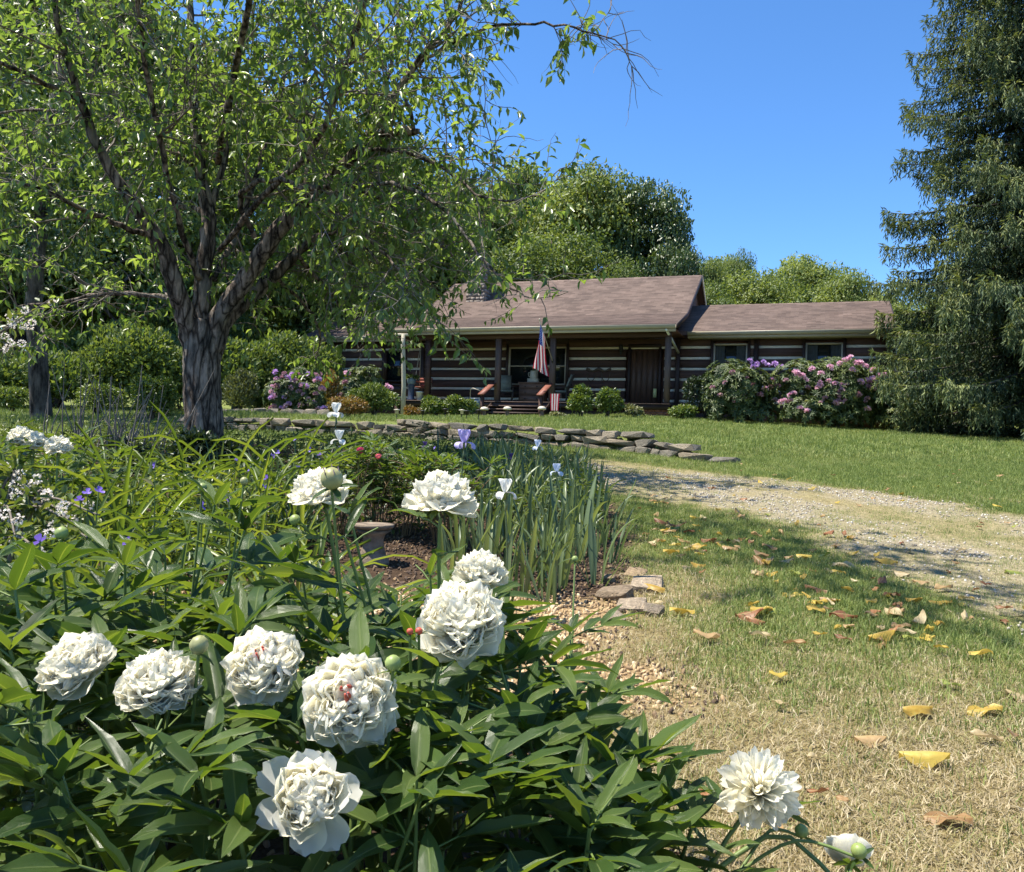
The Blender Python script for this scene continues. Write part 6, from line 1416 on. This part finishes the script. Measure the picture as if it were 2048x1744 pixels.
VIOL = []
for s_ in range(3):
    r = np.random.default_rng(40 + s_); g = Geo()
    for q in range(3):
        a = 2.094 * q + r.random() * .3; o = np.array([math.cos(a), math.sin(a), .25]); vq = FLAT[q]; xx, yy, zz = frame(o, [0, 0, 1]); s = .017; g.add((np.stack([xx * s, yy * s, zz * s], 1) @ vq[0].T).T, vq[1], base=np.clip(1 - vq[2] * 3, 0, 1))
    VIOL.append(g.mesh('flower', PV, smooth=True))
def add_violet(root, p):
    o = obj('flower', VIOL[R5.integers(3)], root); o.location = [float(a) for a in np.asarray(p) - np.array(root.location)]; o.rotation_euler = (-.9 + R5.normal(0, .4), R5.normal(0, .4), R5.random() * 6); s = R5.uniform(.85, 1.3); o.scale = (s, s, s)
def stem_to(root, p, rad=.002, mat=STEM_G):
    L = np.array(root.location); g = Geo(); f = L.copy(); q = np.asarray(p); tube(g, spline([f, f + (q - f) * [.4, .4, .6], q], 7) - L, np.linspace(rad * 1.6, rad, 7), 5, cap=False); obj('stem', g.mesh('stem', mat, smooth=True), root)
viol = [(175, 985, 2.6), (160, 1000, 2.6), (197, 982, 2.7), (80, 1082, 2.2), (403, 1012, 3.0), (460, 1004, 3.1), (256, 1085, 2.4), (310, 930, 3.6), (545, 912, 5.2), (534, 956, 4.4), (613, 872, 6.2), (530, 975, 4.2), (556, 905, 5.3), (680, 895, 5.8), (596, 935, 5.0), (640, 910, 5.5), (855, 902, 6.5), (870, 896, 6.6), (500, 940, 4.8), (470, 920, 5.0), (620, 900, 5.6), (590, 880, 6)]
SPG = 'spiderwort clumps in the left bed'
SPN = ['violet spiderwort with three blooms in the left foreground', None, None, 'violet spiderwort low at the left edge behind the peony leaves', 'small violet spiderwort left of the thin peony shoot', 'small violet spiderwort right of the thin peony shoot', 'faint violet spiderwort behind the tall peony leaves', 'pale violet spiderwort before the dark shrub']
for i, (px, py, d) in enumerate(viol):
    p = at(px, py, d)
    if i in (1, 2): add_violet(cur, p); stem_to(cur, p); continue
    f = np.array([p[0], p[1] + .03, gz(p[0], p[1])]); lb = SPN[i] if i < 8 else 'violet-blue spiderwort blooming in the shaded bed beyond the big white peony'
    cur = clump('spiderwort_plant', lb, 'spiderwort', f, 9, .42 if d < 4 else .5, SPID_L, SPG, .05, .5); add_violet(cur, p); stem_to(cur, p)
# bright strap leaved clumps of the left foreground
k = 0; dl = []
for t in range(600):
    if k >= 42: break
    y = R5.uniform(2.25, 5.6); x = R5.uniform(-.62 * y - .1, -.26 * y + .12)
    if any(math.hypot(x - a, y - b) < .21 for a, b in dl): continue
    dl.append((x, y)); k += 1
for x, y in dl:
    clump('daylily_clump', 'bright strap-leaved clump ' + ('right behind the front peonies' if y < 3.1 else 'in the middle of the left bed' if y < 4.3 else 'near the dead stems at the back') + (' at the left edge' if x < -.5 * y else ' left of the dark shrub' if x < -.38 * y else ' before the big trunk'), 'daylily', (x, y, gz(x, y)), 13, R5.uniform(.52, .78) * (1 + .05 * y), LILY_L, 'strap-leaved clumps in the left bed', .06, .5, None, .42)
for i in range(46):
    y = R5.uniform(4.2, 9.8); x = R5.uniform(-.36 * y, -.02 * y)
    if y < 5.4 and x > -.27 * y: continue
    clump('spiderwort_plant', 'flowerless spiderwort clump ' + ('behind the white domed peony' if y < 5.8 else 'in the middle of the shaded bed' if y < 7.8 else 'at the back of the bed') + (' towards the big trunk' if x < -.22 * y else ' towards the iris row'), 'spiderwort', (x, y, gz(x, y)), 9, R5.uniform(.35, .6), SPID_L, 'flowerless spiderwort clumps', .06, .45)
# dark leaved red peonies in the middle of the bed
SMALL_LV = [leaf_var(600 + k, .34) for k in range(5)]
for (x, y, lb, fl) in [(-1.05, 5.75, 'dark leaved peony with a deep red bud in the middle bed', [(721, 901, 5.4, RDP, .03, 'deep red half-open bloom')]), (-.75, 5.9, 'dark leaved peony with a coral bud in the middle bed', [(757, 913, 5.2, PKP, .024, 'coral pink bloom')]), (-.42, 5.7, 'dark leaved peony without flowers behind the tall domed flower', []), (-.95, 6.1, 'dark leaved peony without flowers nearest the stone pedestal', [])]:
    pl = Plant('dark_peony_plant', lb, 'peony', (x, y, gz(x, y)), 'red peonies in the middle bed', STEM_R)
    for _ in range(14):
        a = R5.random() * 6.28; d = .34 * math.sqrt(R5.random()); t = np.array([x + math.cos(a) * d, y + math.sin(a) * d, gz(x, y) + .56 - .5 * d * d + R5.normal(0, .04)]); shoot(pl, [x + math.cos(a) * d * .3, y + math.sin(a) * d * .3, gz(x, y)], t, 6, .10, True, 1, R5)
    pl.finish(150)
    for px, py, dd, m_, rad, l2 in fl:
        p = at(px, py, dd); g = Geo(); r = np.random.default_rng(5)
        for q in range(16):
            th = .25 + q * .07; ph = q * 2.4; dv = np.array([math.sin(th) * math.cos(ph), math.sin(th) * math.sin(ph), math.cos(th)]); xx, yy, zz = frame(dv, np.array([0, 0, 1]) - dv * dv[2] + r.normal(0, .1, 3)); vq = INNER[q % 8]; s = rad * 1.5
            g.add((np.stack([xx * s * 1.3, yy * s, zz * s], 1) @ vq[0].T).T - [0, 0, rad * .7], vq[1], base=0)
        o = obj('flower', g.mesh('flower', m_, smooth=True), pl.root); o.location = [float(v) for v in p - np.array(pl.root.location)]; o['label'] = l2; stem_to(pl.root, p - [0, 0, rad])
# white peonies far left
pl = Plant('peony_plant', 'distant white peony plant at the left edge with three round white blooms', 'peony', (-2.28, 4.15, gz(-2.28, 4.15)), 'white peony plants')
for _ in range(14):
    a = R5.random() * 6.28; d = .40 * math.sqrt(R5.random()); t = np.array([-2.28 + math.cos(a) * d, 4.15 + math.sin(a) * d, gz(-2.28, 4.15) + .66 + R5.normal(0, .04)]); shoot(pl, [-2.28 + math.cos(a) * d * .3, 4.15 + math.sin(a) * d * .3, gz(-2.28, 4.15)], t, 6, .105, True, 1, R5)
for i, (px, py, d, dp, lb) in enumerate([(42, 872, 3.9, 52, 'leftmost round white bloom'), (68, 882, 3.9, 52, 'round white bloom in the middle of three'), (116, 892, 3.8, 56, 'rightmost round white bloom')]):
    c = at(px, py, d); blossom(pl.root, c, (.1, -.4, .9), dp / F * d, 'bomb', lb, 950 + i, 30); pl.stem([[c[0], c[1], gz(c[0], c[1])], c - [0, 0, .3], c - [0, 0, .02]], .005, .004)
pl.finish(160)
# white flowering arching shrub at the left edge
WH_L = mat_leaf('pale_shrub_leaf', [(0, (.06, .10, .03)), (.5, (.11, .155, .04)), (1, (.20, .23, .06))], trans=.4)
def white_shrub(label, foot, arcs, nflow, seed, nl=40):
    r = np.random.default_rng(seed); root = thing('white_flowering_shrub', label, 'shrub', foot, 'white flowering shrubs at the left edge'); L = np.array(root.location); g = Geo(); lg = Geo()
    for pts in arcs:
        P = spline(pts, 16); tube(g, P - L, np.linspace(.008, .0025, 16), 5, cap=False); n = nl; i = r.integers(3, 16, n); dd = rdir(n, r); cloud(lg, P[i] - L + dd * .02, dd + [0, 0, -.1], rdir(n, r) + [0, 0, 1], r.uniform(.03, .055, n), r.uniform(.013, .024, n), r.random(n), LEAF4)
        for q in range(nflow):
            j = int(r.integers(5, 16)); c = P[j] + r.normal(0, .022, 3); fg = Geo(); d = rdir(34, r); cloud(fg, d * .011, d + rdir(34, r) * .5, rdir(34, r), .010, .008, r.random(34)); 
            fg.t = {'base': [(0, np.full(fg.n, r.random() * .5))]}; o = obj('flower_cluster', fg.mesh('flower_cluster', WHF), root); o.location = [float(v) for v in c - L]
    obj('stems', g.mesh('stems', TWIG_M, smooth=True), root); obj('foliage', lg.mesh('foliage', WH_L), root)
f = np.array([-2.55, 3.9, gz(-2.55, 3.9)])
white_shrub('tall white flowering shrub arching in from the left edge before the wood', f, [[f, at(-160, 760, 3.9), at(-40, 690, 3.9), at(105, 595, 3.9)], [f, at(-190, 760, 4), at(-60, 700, 4), at(45, 640, 4)], [f, at(-170, 780, 3.8), at(-60, 720, 3.8), at(40, 690, 3.8)], [f, at(-190, 780, 4.1), at(-90, 690, 4.1), at(10, 640, 4.1)], [f, at(-150, 800, 3.8), at(-70, 660, 3.9), at(15, 690, 3.9)]], 8, 1, 60)
f = np.array([-1.75, 2.75, gz(-1.75, 2.75)])
white_shrub('low white flowering shrub spreading over the bed at the left edge', f, [[f, at(a, b - 30, 2.75), at(c, d_, e)] for a, b, c, d_, e in [(20, 1010, 25, 945, 2.8), (30, 1040, 60, 1010, 2.7), (60, 1060, 150, 1050, 2.6), (40, 1060, 175, 1075, 2.55), (0, 1060, 30, 1070, 2.5), (60, 1040, 110, 1000, 2.8), (40, 1050, 200, 1030, 2.6), (0, 1020, 50, 960, 2.8), (20, 1120, 90, 1130, 2.3)]], 4, 2, 55)
# dead grey stems
r = thing('dead_stems', 'bundle of bare grey-brown dead stems before the wood at left', 'dead stems', at_ground(250, 9.6)); L = np.array(r.location)
for px0, n in ((150, 20), (290, 26), (215, 22)):
    g = Geo()
    for _ in range(n):
        px = px0 + R5.normal(0, 40); d = 9.4 + R5.normal(0, .35); a = at_ground(px, d); b = a + np.array([R5.normal(.12, .22), R5.normal(0, .15), R5.uniform(.45, 1.15)]); tube(g, np.array([a, (a + b) / 2 + R5.normal(0, .03, 3), b]) - L, [.009, .007, .003], 4, cap=False)
    obj('stem_cluster', g.mesh('stem_cluster', TWIG_M), r)['kind'] = 'stuff'
# low leafy cover filling the bed
FILL = mat_leaf('bed_filler_leaf', [(0, (.030, .055, .018)), (.5, (.070, .11, .028)), (.85, (.125, .165, .04)), (1, (.20, .19, .09))], trans=.36, rough=.42)
g = Geo(); n = 26000; y = 2.2 + 10.3 * R5.random(n) ** .9; x = -.68 * y - .4 + R5.random(n) * (xb(y) - .22 + .68 * y + .4); keep = ~((y < 5.7) & (y > 2.6) & (x > -1.25)); x, y = x[keep], y[keep]; n = len(x)
hh = .08 + .56 * vn1(x * 2.2, y * 2.2) * (.45 + .55 * vn3(x, y)); z = G(x, y) + hh * np.random.default_rng(3).random(n) ** .6; D = rdir(n); D[:, 2] = np.abs(D[:, 2]) * .7; s = np.random.default_rng(4).uniform(.035, .085, n)
cloud(g, np.stack([x, y, z], -1), D, rdir(n) * .6 + [0, 0, 1], s, s * .36, np.clip(.25 + .5 * vn2(x * 1.5, y * 1.5) + np.random.default_rng(6).normal(0, .15, n), 0, 1), LEAF4)
for _ in range(900):
    i = R5.integers(n); tube(g, [[x[i], y[i], G(x[i], y[i])], [x[i] + R5.normal(0, .03), y[i], z[i]]], [.002, .0015], 3, cap=False, tint=.5)
tag(obj('ground_cover', g.mesh('ground_cover', FILL)), kind='stuff')
# weathered stone pedestal in the bed
p = on_ground(745, 1128); ps = mat_plain('weathered_concrete', (.21, .165, .125), .9, .2, .4, 18, .006, 60)
r = thing('stone_pedestal', 'small weathered stone pedestal with flared top between the peonies in the bed', 'pedestal', p)
s = p[1] / F * 1.0; g = Geo(); lathe(g, np.array([(34, -4), (33, 8), (27, 18), (22, 34), (20, 50), (24, 60), (36, 68)]) * s, n=18); obj('shaft', g.mesh('shaft', ps, smooth=True), r)
g = Geo(); lathe(g, np.array([(30, 68.3), (40, 74), (41, 80), (34, 80), (10, 77), (0, 76.5)]) * s, n=18); obj('rim', g.mesh('rim', ps, smooth=True), r)

# ------------------------------------------------------------------ fallen leaves
def fallen_mat(name, a, b):
    m, nt, bs, out = mat_new(name); cv = coords(nt); oi = nt.nodes.new('ShaderNodeObjectInfo'); n = noise(nt, 5, 5, .65, cv)
    c = ramp(nt, [(.3, a), (.7, b)], mth(nt, 'ADD', mth(nt, 'MULTIPLY', n, .7), mth(nt, 'MULTIPLY', oi.outputs['Random'], .3)))
    rb = attr(nt, 'rib').outputs['Fac']; c = mixc(nt, mth(nt, 'MULTIPLY', mth(nt, 'GREATER_THAN', rb, .9), .4), c, (.45, .36, .16)); nt.links.new(c, bs.inputs['Base Color']); bs.inputs['Roughness'].default_value = .5
    tr = nt.nodes.new('ShaderNodeBsdfTranslucent'); nt.links.new(c, tr.inputs[0]); mx = nt.nodes.new('ShaderNodeMixShader'); mx.inputs[0].default_value = .3
    nt.links.new(bs.outputs[0], mx.inputs[1]); nt.links.new(tr.outputs[0], mx.inputs[2]); nt.links.new(mx.outputs[0], out.inputs[0]); return m
FM = {'yellow': fallen_mat('yellow_fallen_leaf', (.36, .22, .03), (.56, .42, .08)), 'tan': fallen_mat('tan_fallen_leaf', (.27, .15, .06), (.48, .33, .16)), 'brown': fallen_mat('brown_fallen_leaf', (.16, .065, .03), (.34, .15, .06)), 'pale': fallen_mat('pale_fallen_leaf', (.36, .27, .14), (.56, .46, .27)), 'green': fallen_mat('yellow_green_fallen_leaf', (.16, .22, .04), (.36, .38, .08))}
def fvar(seed):
    r = np.random.default_rng(seed); w0 = r.uniform(.42, .66); ph = r.random() * 6; cu = r.uniform(.1, .6) * r.choice([-1, 1]); bd = r.uniform(-1.0, 1.0)
    prof = lambda T: np.sin(np.clip(T, 0, 1) * math.pi) ** .7 * (1 - .25 * T)
    return strip(8, 5, lambda T, S: S * w0 / 2 * prof(T), lambda T, S: S * S * cu * w0 * .6 * prof(T) + .09 * np.sin(T * 7 + ph) * S + .05 * np.sin(S * 4 + ph) + .03 * np.sin(T * 15 + ph * 3) * np.abs(S), lambda T, S: 0 * T, lambda t: bd * np.sin(t * 5 + ph))
FV = [fvar(1400 + k) for k in range(7)]
FMESH = {}
for c_, m_ in FM.items():
    FMESH[c_] = []
    for vq in FV:
        g = Geo(); g.add(vq[0], vq[1], rib=1 - np.abs(vq[3])); FMESH[c_].append(g.mesh('fallen_leaf', m_, smooth=True))
def fallen(p, L, col, label, rz=None, lift=.02):
    me = FMESH[col][R5.integers(7)]; o = obj('fallen_leaf', me); o.location = [float(p[0]), float(p[1]), float(p[2]) + lift]; o.rotation_euler = (R5.normal(0, .15), R5.normal(0, .2), R5.random() * 6.28 if rz is None else rz + (1.57 if R5.random() < .5 else -1.57)); o.scale = (L, L, L)
    tag(o, label, 'leaf', 'fallen leaves on the grass')
for px, py, wpx, col, rz, lb in [(1865, 1432, 85, 'yellow', .3, 'yellow and orange fallen leaf at the right, above the long bright yellow one'), (1797, 1526, 110, 'yellow', -.25, 'long bright yellow twisted fallen leaf on the grass at lower right'), (1945, 1662, 105, 'tan', -.3, 'large tan brown fallen leaf near the bottom right corner'), (2010, 1398, 110, 'pale', -.2, 'long pale fallen leaf at the right edge'),
                              (1708, 1494, 75, 'tan', .0, 'tan fallen leaf left of the long bright yellow one'), (2005, 1432, 90, 'yellow', .1, 'yellow fallen leaf at the right edge below the long pale one'), (1940, 1484, 70, 'pale', -.3, 'thin pale fallen leaf right of the long bright yellow one'), (2035, 1490, 50, 'tan', .5, 'tan fallen leaf cut by the right edge'), (1530, 1258, 45, 'brown', -.5, 'pinkish brown fallen leaf alone left of the leaf drift'),
                              (1440, 1285, 75, 'tan', .4, 'tan curled fallen leaf in the dry grass'), (1325, 1216, 60, 'pale', .2, 'pale yellow fallen leaf beside the bed-corner rocks'), (1330, 1190, 55, 'yellow', -.6, 'yellow-green fallen leaf behind the bed-corner rocks'), (1470, 1243, 70, 'brown', .1, 'dark brown fallen leaf beside the dry patch'), (1430, 1602, 50, 'brown', .3, 'reddish fallen leaf beside the narrow-petalled white flower'),
                              (1575, 1362, 60, 'yellow', .5, 'crumpled yellow fallen leaf in the middle of the dry grass'), (1875, 1375, 50, 'green', -.4, 'yellow-green fallen leaf above the yellow and orange one'), (2010, 1150, 50, 'green', .1, 'green-yellow fallen leaf lying on the gravel at right'), (1665, 1138, 75, 'pale', .2, 'pale folded fallen leaf at the lower edge of the gravel')]:
    p = on_ground(px, py); fallen(p, wpx / F * p[1] * .85, col, lb, rz, .03)
names = {'yellow': 'yellow fallen leaf in the drift across the grass', 'tan': 'tan fallen leaf in the drift across the grass', 'brown': 'brown fallen leaf in the drift across the grass', 'pale': 'pale dry fallen leaf in the drift across the grass', 'green': 'yellow-green fallen leaf in the drift across the grass'}
def drift(n, px0, px1, py0, py1, s0=.09, s1=.16, gauss=None):
    for _ in range(n):
        if gauss: px, py = R5.normal(gauss[0], gauss[2]), R5.normal(gauss[1], gauss[3])
        else: px, py = R5.uniform(px0, px1), R5.uniform(py0, py1)
        if py < 925 or px > 2120: continue
        p = on_ground(px, py)
        if p[0] < xb(p[1]) + .05: continue
        fallen(p, R5.uniform(s0, s1) * R5.uniform(.5, 1.0), R5.choice(['yellow', 'tan', 'brown', 'pale', 'green'], p=[.27, .31, .22, .14, .06]), None, None, R5.uniform(.018, .042)); 
        o = COL.objects[-1]
n0 = len(COL.objects)
drift(70, 0, 0, 0, 0, gauss=(1470, 1100, 130, 30)); drift(34, 0, 0, 0, 0, .08, .14, gauss=(1300, 1045, 60, 30)); drift(44, 0, 0, 0, 0, gauss=(1850, 1255, 140, 45)); drift(24, 0, 0, 0, 0, gauss=(1650, 1190, 120, 35)); drift(10, 1400, 2048, 1180, 1340); drift(34, 1250, 2048, 1000, 1180, .07, .13); drift(30, 1300, 2048, 930, 1010, .07, .12); drift(6, 1500, 2048, 1380, 1700, .06, .12)
for o in list(COL.objects)[n0:]:
    if o.name.startswith('fallen_leaf'):
        c_ = [k for k, v in FMESH.items() if o.data in v][0]; x_, y_ = o.location[0], o.location[1]; _, _, g_, d_, r_ = (float(q) for q in masks(np.array(x_), np.array(y_)))
        w_ = 'small' if o.scale[0] < .085 else 'large' if o.scale[0] > .115 else 'middle-sized'
        z_ = 'lying on the gravel drive' if d_ > .5 else 'on the lawn beyond the drive' if y_ > 9.5 else 'on the grass between drive and iris row' if y_ > 6.3 else 'in the leaf drift on shaded grass' if y_ > 5.2 else 'on the green grass beside the gravel' if y_ > 4.0 else 'in the nearer leaf drift at the right' if y_ > 3.1 else 'on the nearest dry grass'
        o['label'] = '%s %s fallen leaf %s' % (w_, c_.replace('green', 'yellow-green'), z_)
print('objects', len(bpy.data.objects))
